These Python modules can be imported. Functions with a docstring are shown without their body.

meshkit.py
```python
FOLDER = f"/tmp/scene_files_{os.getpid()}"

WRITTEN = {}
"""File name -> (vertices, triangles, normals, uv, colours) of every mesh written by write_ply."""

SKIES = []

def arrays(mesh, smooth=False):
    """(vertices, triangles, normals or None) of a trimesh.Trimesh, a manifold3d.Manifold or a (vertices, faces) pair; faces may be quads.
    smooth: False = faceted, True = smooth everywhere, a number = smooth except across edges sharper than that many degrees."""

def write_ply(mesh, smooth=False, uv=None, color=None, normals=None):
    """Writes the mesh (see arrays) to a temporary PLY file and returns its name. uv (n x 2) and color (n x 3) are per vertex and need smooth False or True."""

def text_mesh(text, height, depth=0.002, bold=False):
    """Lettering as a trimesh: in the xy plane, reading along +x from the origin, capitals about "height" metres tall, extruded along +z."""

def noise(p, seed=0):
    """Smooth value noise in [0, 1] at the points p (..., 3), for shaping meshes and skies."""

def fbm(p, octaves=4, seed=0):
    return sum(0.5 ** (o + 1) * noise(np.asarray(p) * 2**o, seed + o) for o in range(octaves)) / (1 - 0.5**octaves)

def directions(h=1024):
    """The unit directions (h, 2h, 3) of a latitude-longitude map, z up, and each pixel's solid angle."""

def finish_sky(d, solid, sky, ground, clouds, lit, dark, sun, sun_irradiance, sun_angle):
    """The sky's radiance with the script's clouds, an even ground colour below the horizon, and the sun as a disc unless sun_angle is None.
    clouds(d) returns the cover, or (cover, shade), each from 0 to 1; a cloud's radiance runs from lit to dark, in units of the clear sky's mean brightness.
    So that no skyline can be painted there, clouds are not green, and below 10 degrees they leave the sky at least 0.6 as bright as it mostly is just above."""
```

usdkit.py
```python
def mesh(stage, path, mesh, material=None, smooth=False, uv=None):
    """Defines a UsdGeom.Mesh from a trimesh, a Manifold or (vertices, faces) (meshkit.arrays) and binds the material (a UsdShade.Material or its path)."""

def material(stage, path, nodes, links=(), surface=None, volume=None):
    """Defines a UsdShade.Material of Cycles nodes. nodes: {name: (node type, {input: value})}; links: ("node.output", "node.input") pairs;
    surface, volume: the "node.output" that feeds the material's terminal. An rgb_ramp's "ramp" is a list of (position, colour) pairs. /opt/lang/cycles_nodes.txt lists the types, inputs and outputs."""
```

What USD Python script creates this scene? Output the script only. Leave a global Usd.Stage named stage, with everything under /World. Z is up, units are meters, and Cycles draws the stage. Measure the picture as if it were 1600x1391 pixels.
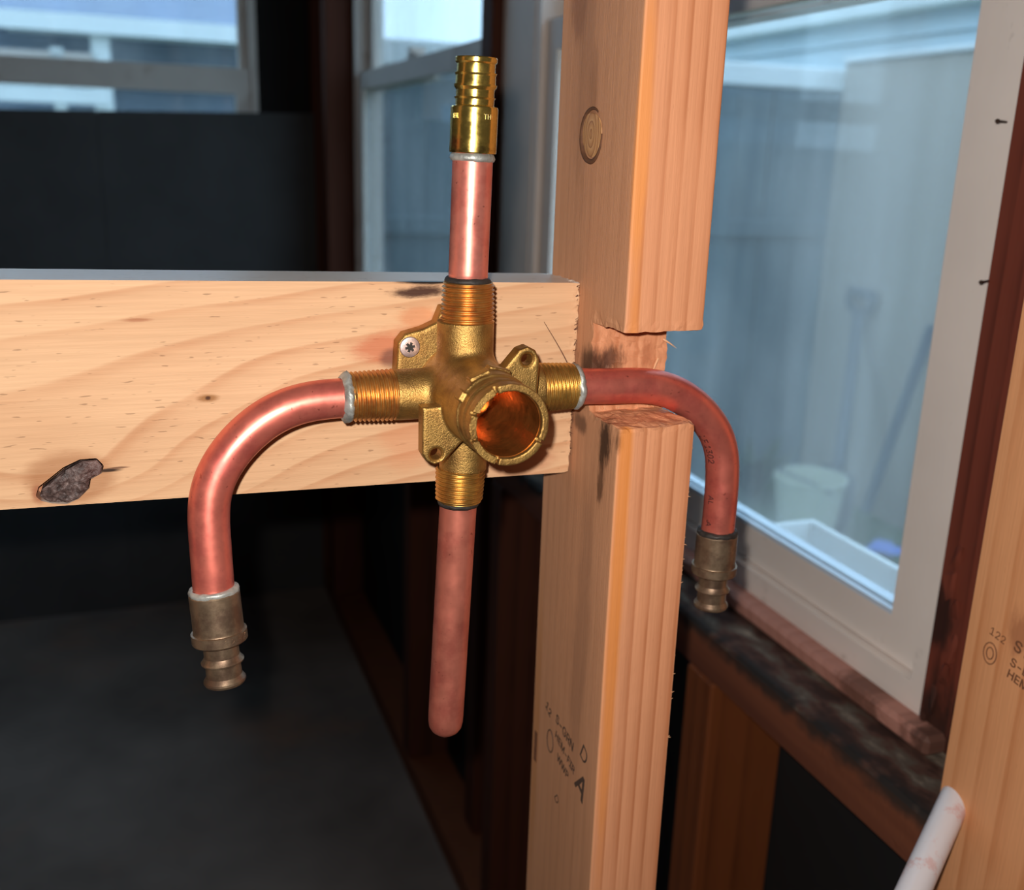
import math
import random

import manifold3d as mf
import numpy as np
import trimesh
from pxr import Gf, Sdf, Usd, UsdGeom, UsdLux, UsdShade
from shapely.geometry import Polygon

import meshkit
import usdkit

random.seed(7)
RNG = np.random.default_rng(7)
stage = Usd.Stage.CreateInMemory()
UsdGeom.SetStageUpAxis(stage, "Z")
UsdGeom.SetStageMetersPerUnit(stage, 1.0)
UsdGeom.Xform.Define(stage, "/World")
UsdGeom.Scope.Define(stage, "/World/Looks")

# ------------------------------------------------------------------ camera, sky, flash, exposure
H = 1.08                                   # camera height above the floor
YAW, PITCH, ROLL, F_PX = 0.35597433, 0.27998433, -0.03303087, 1600.0
cy, sy, cp, sp = math.cos(YAW), math.sin(YAW), math.cos(PITCH), math.sin(PITCH)
fwd = np.array([sy * cp, cy * cp, -sp])
rt0 = np.array([cy, -sy, 0.0])
dn0 = np.cross(fwd, rt0)
right = math.cos(ROLL) * rt0 + math.sin(ROLL) * dn0
down = -math.sin(ROLL) * rt0 + math.cos(ROLL) * dn0
CAM = np.array([right, down, fwd])
EYE = np.array([0, 0, H])

cam = UsdGeom.Camera.Define(stage, "/World/Camera")
m = np.eye(4)
m[0, :3], m[1, :3], m[2, :3], m[3, :3] = right, -down, -fwd, EYE
cam.AddTransformOp().Set(Gf.Matrix4d(*m.ravel().tolist()))
cam.CreateHorizontalApertureAttr(36.0)
cam.CreateVerticalApertureAttr(36.0 * 1391 / 1600)
cam.CreateFocalLengthAttr(36.0 * F_PX / 1600)
cam.CreateFStopAttr(9.5)
cam.CreateFocusDistanceAttr(0.415)
cam.CreateClippingRangeAttr(Gf.Vec2f(0.02, 200.0))
cam.CreateExposureAttr(0.0)

sky = UsdLux.DomeLight.Define(stage, "/World/Sky")
sky.CreateIntensityAttr(0.76)
sky.CreateColorAttr(Gf.Vec3f(0.52, 0.77, 1.0))

flash = UsdLux.SphereLight.Define(stage, "/World/PhoneFlash")   # the phone's own lamp, beside its lens
flash.CreateRadiusAttr(0.0045)
flash.CreateIntensityAttr(13000.0)
flash.CreateColorAttr(Gf.Vec3f(1.0, 0.97, 0.92))
flash.AddTranslateOp().Set(Gf.Vec3d(*(EYE - 0.013 * right - 0.017 * down - 0.004 * fwd).tolist()))


def at(px, py, X=None, Y=None, Z=None):
    """The point of the place seen at a pixel of the 1600 x 1391 photograph, on a plane of known X, Y or Z (Z above the floor)."""
    d = np.array([(px - 800) / F_PX, (py - 695.5) / F_PX, 1]) @ CAM
    k = X / d[0] if X is not None else Y / d[1] if Y is not None else (Z - H) / d[2]
    return d * k + EYE


# ------------------------------------------------------------------ scene helpers
USED, LOC = {}, {}


def numbered(parent, name):
    k = USED.get((parent, name), -1) + 1
    USED[(parent, name)] = k
    return f"{parent}/{name}" + (f"_{k:03d}" if k else "")


def tag(prim, label=None, cat=None, group=None, kind=None):
    for k, v in (("label", label), ("category", cat), ("group", group), ("kind", kind)):
        if v:
            prim.SetCustomDataByKey(k, v)


def thing(name, label=None, cat=None, loc=(0, 0, 0), group=None, kind=None):
    path = numbered("/World", name)
    x = UsdGeom.Xform.Define(stage, path)
    x.AddTranslateOp().Set(Gf.Vec3d(*map(float, loc)))
    LOC[path] = np.array(loc, float)
    tag(x.GetPrim(), label, cat, group, kind)
    return path


def part(parent, name, mesh, mat, smooth=False, label=None, kind=None):
    """One mesh in world coordinates under a thing or a part; parent None: a top-level mesh."""
    v, f, n = meshkit.arrays(mesh, smooth)
    base = LOC.get(parent, np.zeros(3)) if parent else np.zeros(3)
    path = numbered(parent or "/World", name)
    um = UsdGeom.Mesh.Define(stage, path)
    um.CreatePointsAttr([Gf.Vec3f(*map(float, p)) for p in (v - base)])
    um.CreateFaceVertexCountsAttr([3] * len(f))
    um.CreateFaceVertexIndicesAttr([int(i) for i in f.ravel()])
    um.CreateSubdivisionSchemeAttr("none")
    if n is not None:
        um.CreateNormalsAttr([Gf.Vec3f(*map(float, p)) for p in n])
        um.SetNormalsInterpolation("vertex")
    UsdShade.MaterialBindingAPI.Apply(um.GetPrim()).Bind(M[mat])
    LOC[path] = base
    tag(um.GetPrim(), label, kind=kind)
    return path


def box(x0, x1, y0, y1, z0, z1, r=0.0):
    x0, x1, y0, y1, z0, z1 = min(x0, x1), max(x0, x1), min(y0, y1), max(y0, y1), min(z0, z1), max(z0, z1)
    if r <= 0:
        b = trimesh.creation.box([x1 - x0, y1 - y0, z1 - z0])
        b.apply_translation([(x0 + x1) / 2, (y0 + y1) / 2, (z0 + z1) / 2])
        return b
    pts = []
    for sx, a in ((1, x0), (-1, x1)):
        for s2, b in ((1, y0), (-1, y1)):
            for s3, c in ((1, z0), (-1, z1)):
                pts += [(a, b + s2 * r, c + s3 * r), (a + sx * r, b, c + s3 * r), (a + sx * r, b + s2 * r, c)]
    return mf.Manifold.hull_points(np.array(pts))


def hexa(c):
    """A solid from 8 corners: bottom four, then top four, in the same turning order."""
    return mf.Manifold.hull_points(np.array(c, float))


def cat(*ms):
    out = []
    for x in ms:
        v, f, _ = meshkit.arrays(x)
        out.append(trimesh.Trimesh(v, f, process=False))
    return trimesh.util.concatenate(out)


def frame_of(d):
    d = np.asarray(d, float) / np.linalg.norm(d)
    a = np.array([0, 1.0, 0]) if abs(d[1]) < 0.9 else np.array([1.0, 0, 0])
    u = np.cross(a, d)
    u /= np.linalg.norm(u)
    return u, np.cross(d, u), d


def lathe(profile, o, d, n=64):
    """profile [(s along d, radius)], closed at both ends where the radius is 0."""
    u, w, d = frame_of(d)
    th = np.linspace(0, 2 * math.pi, n, endpoint=False)
    ring = np.cos(th)[:, None] * u + np.sin(th)[:, None] * w
    v, f = [], []
    for s, r in profile:
        v.append(np.asarray(o) + s * d + r * ring)
    for i in range(len(profile) - 1):
        for j in range(n):
            a, b = i * n + j, i * n + (j + 1) % n
            f += [(a, b, b + n), (a, b + n, a + n)]
    return trimesh.Trimesh(np.vstack(v), f, process=False)


def tube(pts, r, n=40, caps=True):
    pts = np.asarray(pts, float)
    r = np.broadcast_to(r, len(pts))
    t = np.gradient(pts, axis=0)
    t /= np.linalg.norm(t, axis=1, keepdims=True)
    u, w, _ = frame_of(t[0])
    th = np.linspace(0, 2 * math.pi, n, endpoint=False)
    v, f = [], []
    for i, p in enumerate(pts):
        u = u - t[i] * (u @ t[i])
        u /= np.linalg.norm(u)
        w = np.cross(t[i], u)
        v.append(p + r[i] * (np.cos(th)[:, None] * u + np.sin(th)[:, None] * w))
    for i in range(len(pts) - 1):
        for j in range(n):
            a, b = i * n + j, i * n + (j + 1) % n
            f += [(a, b, b + n), (a, b + n, a + n)]
    v = np.vstack(v)
    if caps:
        k = len(v)
        v = np.vstack([v, pts[0], pts[-1]])
        e = (len(pts) - 1) * n
        for j in range(n):
            f += [(k, (j + 1) % n, j), (k + 1, e + j, e + (j + 1) % n)]
    return trimesh.Trimesh(v, f, process=False)


def spline(pts, n=60):
    from scipy.interpolate import CubicSpline
    pts = np.asarray(pts, float)
    s = np.r_[0, np.cumsum(np.linalg.norm(np.diff(pts, axis=0), axis=1))]
    return CubicSpline(s, pts)(np.linspace(0, s[-1], n))


# ------------------------------------------------------------------ materials
M = {}


class Out(str):
    pass


class Node:
    def __init__(self, i):
        self.i = i

    def __getattr__(self, k):
        return Out(f"{self.i}.{k}")


class G:
    """A material's node graph; a value that is another node's output becomes a link."""

    def __init__(self, name):
        self.name, self.nodes, self.links = name, {}, []

    def __call__(self, kind, **kw):
        i = f"n{len(self.nodes)}"
        plain = {}
        for k, v in kw.items():
            if isinstance(v, Out):
                self.links.append((str(v), f"{i}.{k}"))
            else:
                plain[k] = v
        self.nodes[i] = (kind, plain)
        return Node(i)

    def m(self, op, a, b=0.5, c=0.0, clamp=False):
        return self("math", math_type=op, value1=a, value2=b, value3=c, use_clamp=clamp).value

    def vm(self, op, a, b=(0, 0, 0)):
        n = self("vector_math", math_type=op, vector1=a, vector2=b)
        return n.value if op in ("length", "dot_product", "distance") else n.vector

    def mix(self, fac, a, b, how="mix"):
        return self("mix", mix_type=how, fac=fac, color1=a, color2=b).color

    def noise(self, vec, scale, detail=2.0, rough=0.5, dist=0.0):
        return self("noise_texture", vector=vec, scale=scale, detail=detail, roughness=rough, distortion=dist).fac

    def scaled(self, vec, s, loc=(0, 0, 0)):
        return self("mapping", vector=vec, scale=s, location=loc).vector

    def range(self, v, a, b, c=0.0, d=1.0, how="smoothstep"):
        return self("map_range", range_type=how, value=v, from_min=a, from_max=b, to_min=c, to_max=d, clamp=True).result

    def ramp(self, fac, stops):
        return self("rgb_ramp", fac=fac, ramp=stops).color

    def done(self, out):
        M[self.name] = usdkit.material(stage, f"/World/Looks/{self.name}", self.nodes, self.links, surface=str(out))


def lin(r, g, b):
    return tuple(((x / 255 + 0.055) / 1.055) ** 2.4 if x > 10 else x / 255 / 12.92 for x in (r, g, b))


def stain(g, pos, col, c, r, color, strength=1.0, edge=0.35, ns=120.0, inner=0.35, st=(1, 1, 1)):
    d = g.vm("length", g.vm("multiply", g.vm("subtract", pos, tuple(map(float, c))), tuple(1.0 / x for x in r)))
    d = g.m("add", d, g.m("multiply", g.m("subtract", g.noise(g.scaled(pos, st) if st != (1, 1, 1) else pos, ns, 5, 0.7), 0.5), edge * 2))
    f = g.range(d, inner, 1.0, strength, 0.0)
    return g.mix(f, col, color)


def wood(name, axis, light, dark, ring, pith, spacing, wob=0.006, stretch=0.08, stains=(), speck=0.45, speckcol=(0.12, 0.05, 0.02), rough=0.62, bulge=(), slope=0.0,
         faces=None, topface=None, ringx=1.0, blot=0.25, fiber=0.3, bump=0.25):
    """Sawn timber: growth rings round a pith line, fibre, pores, stains. axis: 0 along x, 2 along z."""
    g = G(name)
    pos = g("geometry").position
    if axis == 0:
        st = (stretch, 1, 1)
    else:
        st = (1, 1, stretch)
    sp_ = g.scaled(pos, st)
    x = g("separate_xyz", vector=pos)
    along, a, b = (x.x, x.y, x.z) if axis == 0 else (x.z, x.x, x.y)
    a = g.m("subtract", a, pith[0])
    b = g.m("subtract", b, pith[1])
    b = g.m("add", b, g.m("multiply", along, slope))
    v = g.m("sqrt", g.m("add", g.m("multiply", a, a), g.m("multiply", b, b)))
    v = g.m("add", v, g.m("multiply", g.m("subtract", g.noise(sp_, 22, 2), 0.5), wob * 2))
    v = g.m("add", v, g.m("multiply", g.m("subtract", g.noise(sp_, 160, 2), 0.5), wob * 0.3))
    for c, r, amp in bulge:
        d = g.vm("length", g.vm("multiply", g.vm("subtract", pos, tuple(map(float, c))), tuple(1.0 / q for q in r)))
        e = g.m("power", 2.718, g.m("multiply", g.m("multiply", d, d), -1.0))
        v = g.m("add", v, g.m("multiply", e, amp))
    t = g.m("fraction", g.m("divide", v, spacing))
    rings = g.ramp(t, [(0, (0, 0, 0)), (0.35, (0.12,) * 3), (0.7, (0.45,) * 3), (0.88, (1, 1, 1)), (0.94, (0.9,) * 3), (1, (0, 0, 0))])
    varr = g.noise(g.scaled(pos, tuple(0.3 if s != 1 else 1 for s in st)), 45, 3)
    nrm = g("separate_xyz", vector=g("geometry").true_normal)
    if ringx != 1.0:
        ring_f = g.range(g.m("absolute", nrm.x), 0.5, 0.9, 1.0, ringx)
        rings = g.mix(ring_f, (0.2, 0.2, 0.2), rings)
    f = g.m("multiply", g("rgb_to_bw", color=rings).val, g.range(varr, 0.25, 0.7, 0.35 * ring, ring), clamp=True)
    col = g.mix(f, light, dark)
    fib = g.noise(g.scaled(pos, tuple(25 if s != 1 else 900 for s in st)), 1.0, 3, 0.6)
    col = g.mix(fiber, col, g.ramp(fib, [(0.3, (0.62, 0.58, 0.54)), (0.7, (1, 1, 1))]), "multiply")
    col = g.mix(blot, col, g.ramp(g.noise(sp_, 30, 3), [(0.3, (0.72, 0.62, 0.54)), (0.65, (1, 1, 1))]), "multiply")
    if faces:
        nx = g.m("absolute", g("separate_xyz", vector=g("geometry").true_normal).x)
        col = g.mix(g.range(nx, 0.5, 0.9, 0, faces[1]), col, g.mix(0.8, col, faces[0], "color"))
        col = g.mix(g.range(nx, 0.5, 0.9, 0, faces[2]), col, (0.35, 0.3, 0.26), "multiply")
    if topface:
        col = g.mix(g.range(nrm.z, 0.5, 0.9, 0, topface[1]), col, topface[0])  # pale grey top: window reflection painted into the colour
    pores = g.noise(g.scaled(pos, tuple(170 if s != 1 else 1000 for s in st)), 1.0, 1, 0.4)
    col = g.mix(g.range(pores, 0.70, 0.78, 0, speck), col, speckcol)
    for s in stains:
        col = stain(g, pos, col, *s, st=tuple(0.3 if q != 1 else 1 for q in st))
    bm = g("bump", height=g.m("add", fib, g.m("multiply", t, 0.5)), strength=bump, distance=0.0006)
    kw = dict(roughness=rough, specular_ior_level=0.25)
    if topface:                                     # planed smooth on top, so it mirrors the window
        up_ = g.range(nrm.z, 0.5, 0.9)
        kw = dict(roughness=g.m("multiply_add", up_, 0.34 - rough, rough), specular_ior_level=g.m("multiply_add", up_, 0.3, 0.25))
    g.done(g("principled_bsdf", base_color=col, normal=bm.normal, **kw).BSDF)


def plain(name, color, rough=0.5, metallic=0.0, var=0.15, scale=40.0, bump=0.0, bscale=400.0, spec=0.5, dirt_and_reflection=None, coat=0.0):
    g = G(name)
    pos = g("geometry").position
    n = g.noise(pos, scale, 4, 0.6)
    col = g.mix(1.0, color, g.ramp(n, [(0.3, (1 - var,) * 3), (0.7, (1, 1, 1))]), "multiply")
    if dirt_and_reflection:
        col = g.mix(g.range(g.noise(pos, dirt_and_reflection[1], 5, 0.65), dirt_and_reflection[2], dirt_and_reflection[3], 0, dirt_and_reflection[4]), col, dirt_and_reflection[0])
    kw = dict(base_color=col, roughness=rough, metallic=metallic, specular_ior_level=spec, coat_weight=coat)
    if bump:
        kw["normal"] = g("bump", height=g.noise(pos, bscale, 3, 0.6), strength=bump, distance=0.0005).normal
    g.done(g("principled_bsdf", **kw).BSDF)


BY = 0.4217                                      # front face of the blocking board
knot1 = at(108, 748, Y=BY)
knot2 = at(325, 622, Y=BY)
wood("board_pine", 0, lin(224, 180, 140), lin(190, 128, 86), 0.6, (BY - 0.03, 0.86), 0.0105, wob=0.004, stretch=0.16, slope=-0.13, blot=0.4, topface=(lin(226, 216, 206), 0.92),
     bulge=[(knot1, (0.070, 0.3, 0.034), 0.034), (knot2, (0.03, 0.3, 0.012), 0.004)],
     stains=[(at(655, 456, Y=BY), (0.0165, 0.02, 0.0035), lin(58, 26, 18), 0.95, 0.55, 300),
             (at(670, 440, Y=BY), (0.019, 0.006, 0.0016), lin(26, 14, 10), 1.0, 0.3, 300),
             (at(655, 500, Y=BY), (0.013, 0.02, 0.008), lin(196, 112, 66), 0.5, 0.6, 150),
             (at(612, 545, Y=BY), (0.022, 0.02, 0.011), lin(188, 96, 62), 0.7, 0.5, 110),
             (at(612, 560, Y=BY), (0.007, 0.02, 0.006), lin(96, 60, 52), 0.7, 0.4, 200),
             (at(810, 720, Y=BY), (0.020, 0.02, 0.012), lin(170, 90, 60), 0.45, 0.5, 110),
             (at(640, 690, Y=BY), (0.016, 0.02, 0.016), lin(205, 130, 90), 0.4, 0.5, 110),
             (knot1, (0.020, 0.05, 0.0135), lin(150, 92, 52), 0.55, 0.25, 90, 0.6),
             (at(170, 735, Y=BY), (0.006, 0.02, 0.0011), lin(40, 24, 18), 0.95, 0.3, 300),
             (at(185, 731, Y=BY), (0.005, 0.02, 0.0006), lin(90, 52, 36), 0.8, 0.4, 300),
             (at(60, 772, Y=BY), (0.0035, 0.02, 0.006), lin(150, 84, 56), 0.7, 0.4, 200),
             (knot2, (0.006, 0.02, 0.0022), lin(150, 100, 55), 0.9, 0.3, 300),
             (knot2, (0.0016, 0.02, 0.0012), lin(80, 45, 25), 1.0, 0.3, 300),
             (at(215, 500, Y=BY) * [1, 1, 1], (0.008, 0.02, 0.0012), lin(150, 80, 45), 0.6, 0.5, 200),
             ])
SXL, SXR, SYF, SYB = 0.1866, 0.2232, 0.374, 0.4555     # notched stud
NY = 0.4045
Z2, Z1 = H - 0.0693, H - 0.1106
kn = at(925, 210, X=SXL)
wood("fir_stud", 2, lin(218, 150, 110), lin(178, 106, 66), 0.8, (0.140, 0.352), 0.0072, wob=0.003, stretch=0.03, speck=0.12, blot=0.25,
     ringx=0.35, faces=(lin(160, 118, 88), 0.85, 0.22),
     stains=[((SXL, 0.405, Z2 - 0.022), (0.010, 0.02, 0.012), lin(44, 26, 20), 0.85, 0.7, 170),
             (at(955, 560, Y=NY), (0.009, 0.01, 0.009), lin(62, 32, 22), 0.8, 0.9, 160),
             (at(1010, 550, Y=NY), (0.004, 0.01, 0.010), lin(150, 78, 44), 0.5, 0.8, 160),
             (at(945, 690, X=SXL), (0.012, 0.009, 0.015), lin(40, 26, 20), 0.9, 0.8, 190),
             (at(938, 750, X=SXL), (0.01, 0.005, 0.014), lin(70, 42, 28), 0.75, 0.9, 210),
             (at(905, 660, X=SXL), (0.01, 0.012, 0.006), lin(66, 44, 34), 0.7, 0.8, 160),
             (at(965, 690, Y=SYF), (0.004, 0.003, 0.009), lin(60, 34, 22), 0.7, 0.9, 200),
             (at(965, 900, Y=SYF), (0.0045, 0.004, 0.20), lin(216, 132, 62), 0.75, 0.3, 60),
             (at(1005, 200, Y=SYF), (0.005, 0.004, 0.075), lin(222, 140, 72), 0.7, 0.3, 60),
             (kn, (0.01, 0.0125, 0.0125), lin(120, 74, 42), 0.6, 0.3, 120, 0.5),
             (kn + [0, 0.001, 0.012], (0.01, 0.006, 0.03), lin(132, 88, 58), 0.5, 0.4, 120),
             (at(905, 10, X=SXL), (0.01, 0.012, 0.02), lin(120, 72, 50), 0.5, 0.7, 120),
             ((SXL, 0.4515, H + 0.2), (0.01, 0.0075, 0.55), lin(206, 150, 112), 0.6, 0.25, 60), ((SXL, 0.4505, H - 0.30), (0.01, 0.006, 0.12), lin(178, 118, 66), 0.5, 0.3, 60),
             ((SXL, 0.428, H + 0.06), (0.01, 0.012, 0.12), lin(146, 102, 74), 0.45, 0.6, 60), ((SXL, 0.40, H - 0.22), (0.01, 0.012, 0.10), lin(138, 96, 72), 0.4, 0.7, 60)])
wood("light_stud", 2, lin(226, 160, 112), lin(196, 122, 74), 0.7, (0.46, 0.30), 0.0105, wob=0.004, stretch=0.03, speck=0.1,
     stains=[(at(1600, 990, X=0.40), (0.02, 0.012, 0.016), lin(150, 88, 58), 0.6, 0.8, 90)])
wood("old_stud", 2, lin(122, 70, 44), lin(70, 34, 20), 0.7, (0.3, 0.9), 0.012, wob=0.006, stretch=0.04, speck=0.3, rough=0.7)
wood("cripple_wood", 2, lin(124, 66, 32), lin(84, 40, 18), 0.7, (0.47, 0.7), 0.012, wob=0.006, stretch=0.04, speck=0.2, rough=0.7)
wood("deep_stud", 2, lin(88, 46, 30), lin(52, 25, 16), 0.7, (0.3, 0.9), 0.012, wob=0.006, stretch=0.04, speck=0.3, rough=0.75)
wood("dark_stud", 2, lin(122, 58, 42), lin(74, 32, 22), 0.7, (0.3, 0.9), 0.012, wob=0.006, stretch=0.04, speck=0.3, rough=0.75,
     stains=[((0.455, 0.445, H - 0.34), (0.03, 0.03, 0.05), lin(40, 28, 22), 0.8, 0.9, 80), ((0.455, 0.455, H - 0.27), (0.03, 0.02, 0.03), lin(30, 22, 18), 0.8, 0.9, 90)])

# old sill: brown timber, its top blackened by mould with grey patches
g = G("mouldy_sill")
pos = g("geometry").position
nz = g("separate_xyz", vector=g("geometry").true_normal).z
base = g.ramp(g.noise(g.scaled(pos, (30, 1.5, 30)), 1.0, 4), [(0.3, lin(84, 44, 32)), (0.7, lin(128, 74, 50))])
top = g.ramp(g.noise(g.scaled(pos, (1, 0.45, 1)), 55, 4, 0.6), [(0.40, lin(58, 38, 32)), (0.5, lin(84, 56, 46)), (0.58, lin(88, 76, 66)), (0.72, lin(140, 122, 106))])
e = g("separate_xyz", vector=pos)
edge = g.range(e.x, 0.402, 0.416, 1, 0)
top = g.mix(g.m("multiply", edge, g.range(g.noise(pos, 60, 3), 0.3, 0.55)), top, lin(38, 34, 32))
drip = g.range(g.m("add", e.z, g.m("multiply", g.noise(pos, 60, 3), 0.02)), H - 0.360, H - 0.348, 0, 0.85)
col = g.mix(g.range(nz, 0.4, 0.8), g.mix(drip, base, lin(46, 42, 38)), top)
g.done(g("principled_bsdf", base_color=col, roughness=0.85, specular_ior_level=0.2,
         normal=g("bump", height=g.noise(pos, 300, 4), strength=0.5, distance=0.001).normal).BSDF)
wood("stool_lath", 0, lin(196, 138, 122), lin(150, 92, 74), 0.4, (0.3, 0.9), 0.012, speck=0.1, stains=[((0.45, 0.50, H - 0.345), (0.1, 0.03, 0.02), lin(84, 50, 36), 0.7, 0.9, 90), ((0.445, 0.43, H - 0.347), (0.03, 0.03, 0.03), lin(70, 44, 34), 0.85, 0.9, 90)])
plain("white_paint", lin(243, 228, 218), 0.45, var=0.08, scale=9, bump=0.06, bscale=120, dirt_and_reflection=(lin(140, 122, 108), 30, 0.62, 0.75, 0.4))
plain("grey_paint", lin(240, 222, 208), 0.5, var=0.12, scale=12, bump=0.06, bscale=120)
plain("old_white_paint", lin(214, 204, 196), 0.5, var=0.10, scale=9, dirt_and_reflection=(lin(150, 126, 104), 14, 0.55, 0.72, 0.5))
plain("black_felt", lin(44, 42, 42), 0.9, var=0.3, scale=3, bump=0.2, bscale=90, spec=0.15)
plain("black_board", lin(80, 78, 78), 0.85, var=0.3, scale=5, spec=0.2)
plain("subfloor", lin(146, 132, 124), 0.85, var=0.55, scale=2.2, spec=0.15, dirt_and_reflection=(lin(150, 112, 90), 1.6, 0.5, 0.7, 0.7))
plain("dark_room", lin(70, 52, 44), 0.9, var=0.3, scale=2)
plain("pex_white", lin(226, 222, 226), 0.3, var=0.04, scale=30, spec=0.5, dirt_and_reflection=(lin(214, 150, 140), 60, 0.56, 0.66, 0.5))  # pink patches paint a warm reflection onto the white tube
plain("ink", lin(84, 60, 46), 0.8, var=0.4, scale=300)
plain("ink_brown", lin(124, 76, 48), 0.8, var=0.4, scale=300)
plain("copper_ink", lin(58, 22, 20), 0.7, var=0.3, scale=600)
plain("bead_highlight", lin(214, 226, 240), 0.2, var=0.05, scale=60, spec=0.7)  # blue tint paints the daylight highlight along the bead
plain("nail_rust", lin(64, 44, 34), 0.5, metallic=0.6, var=0.4, scale=300)
plain("dark_splinter", lin(84, 42, 26), 0.7)
plain("torn_fibre", lin(226, 168, 124), 0.7)

# copper pipe: drawn metal with soft streaks along and round it, darker oxide blooms
def copper(name, base, bloom, ns=(260, 260, 26), rough=0.36):
    g = G(name)
    pos = g("geometry").position
    st = g.noise(g.scaled(pos, ns), 1.0, 3, 0.6)
    col = g.mix(g.range(g.noise(pos, 70, 4, 0.65), 0.42, 0.68, 0, 0.6), base, bloom)
    col = g.mix(0.35, col, g.ramp(st, [(0.3, (0.72, 0.62, 0.62)), (0.7, (1, 1, 1))]), "multiply")
    col = g.mix(g.range(g.noise(pos, 420, 2, 0.5), 0.68, 0.76, 0, 0.55), col, lin(110, 44, 38))
    rr = g.range(g.noise(pos, 120, 3), 0.3, 0.7, rough - 0.06, rough + 0.10, "linear")
    g.done(g("principled_bsdf", base_color=col, metallic=0.72, roughness=rr, specular_ior_level=0.4,
             normal=g("bump", height=st, strength=0.05, distance=0.0004).normal).BSDF)


copper("copper_bright", lin(238, 146, 128), lin(218, 108, 96))
copper("copper_bend", lin(234, 128, 110), lin(206, 96, 90), (60, 200, 60))
copper("copper_dull", lin(230, 136, 114), lin(200, 100, 88), (200, 200, 40), 0.42)


def brass(name, base, dark, rough, grit=0.0, gscale=1400.0, tarn=0.5, met=1.0, stains=()):
    g = G(name)
    pos = g("geometry").position
    col = g.mix(g.range(g.noise(pos, 110, 4, 0.65), 0.42, 0.66, 0, tarn), base, dark)
    for q in stains:
        col = stain(g, pos, col, *q)
    kw = {}
    if grit:
        kw["normal"] = g("bump", height=g.noise(pos, gscale, 3, 0.7), strength=grit, distance=0.0004).normal
    rr = g.range(g.noise(pos, 260, 3), 0.3, 0.7, rough - 0.05, rough + 0.1, "linear")
    g.done(g("principled_bsdf", base_color=col, metallic=met, roughness=rr, **kw).BSDF)


brass("brass_cast", lin(182, 142, 80), lin(140, 100, 56), 0.44, 0.6, 1400, 0.6, 0.92)
brass("brass_thread", lin(208, 164, 88), lin(172, 116, 62), 0.36, 0.1, 900, 0.5, 0.92)
brass("brass_thread_orange", lin(208, 154, 86), lin(180, 108, 62), 0.38, 0.1, 900, 0.6, 0.9)
brass("brass_bright", lin(232, 198, 104), lin(204, 160, 74), 0.19, 0.03, 900, 0.3, 0.95,
      [(at(703, 222, Y=0.389), (0.006, 0.008, 0.0045), lin(206, 92, 66), 0.85, 0.4, 300), (at(708, 236, Y=0.389), (0.005, 0.006, 0.0014), lin(84, 62, 54), 0.8, 0.5, 400),
       (at(745, 234, Y=0.389), (0.007, 0.01, 0.002), lin(110, 84, 52), 0.6, 0.8, 700)])
brass("brass_letter", lin(255, 240, 190), lin(255, 230, 160), 0.3, 0, 900, 0.3, 0.7)
brass("brass_tarnished", lin(150, 126, 102), lin(108, 82, 68), 0.40, 0.12, 700, 0.7, 0.8)
brass("brass_bore", lin(190, 118, 56), lin(140, 80, 36), 0.28, 0.04, 500, 0.5, 0.85)
brass("solder", lin(186, 186, 180), lin(116, 114, 108), 0.5, 0.6, 500, 0.7, 0.6)
brass("flux_and_shade", lin(60, 54, 50), lin(30, 26, 24), 0.6, 0.4, 500, 0.5, 0.4)  # burnt flux; also the painted shade inside the screw recess
brass("zinc_screw", lin(206, 184, 180), lin(150, 124, 120), 0.4, 0.2, 900, 0.4, 0.8)

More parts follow.
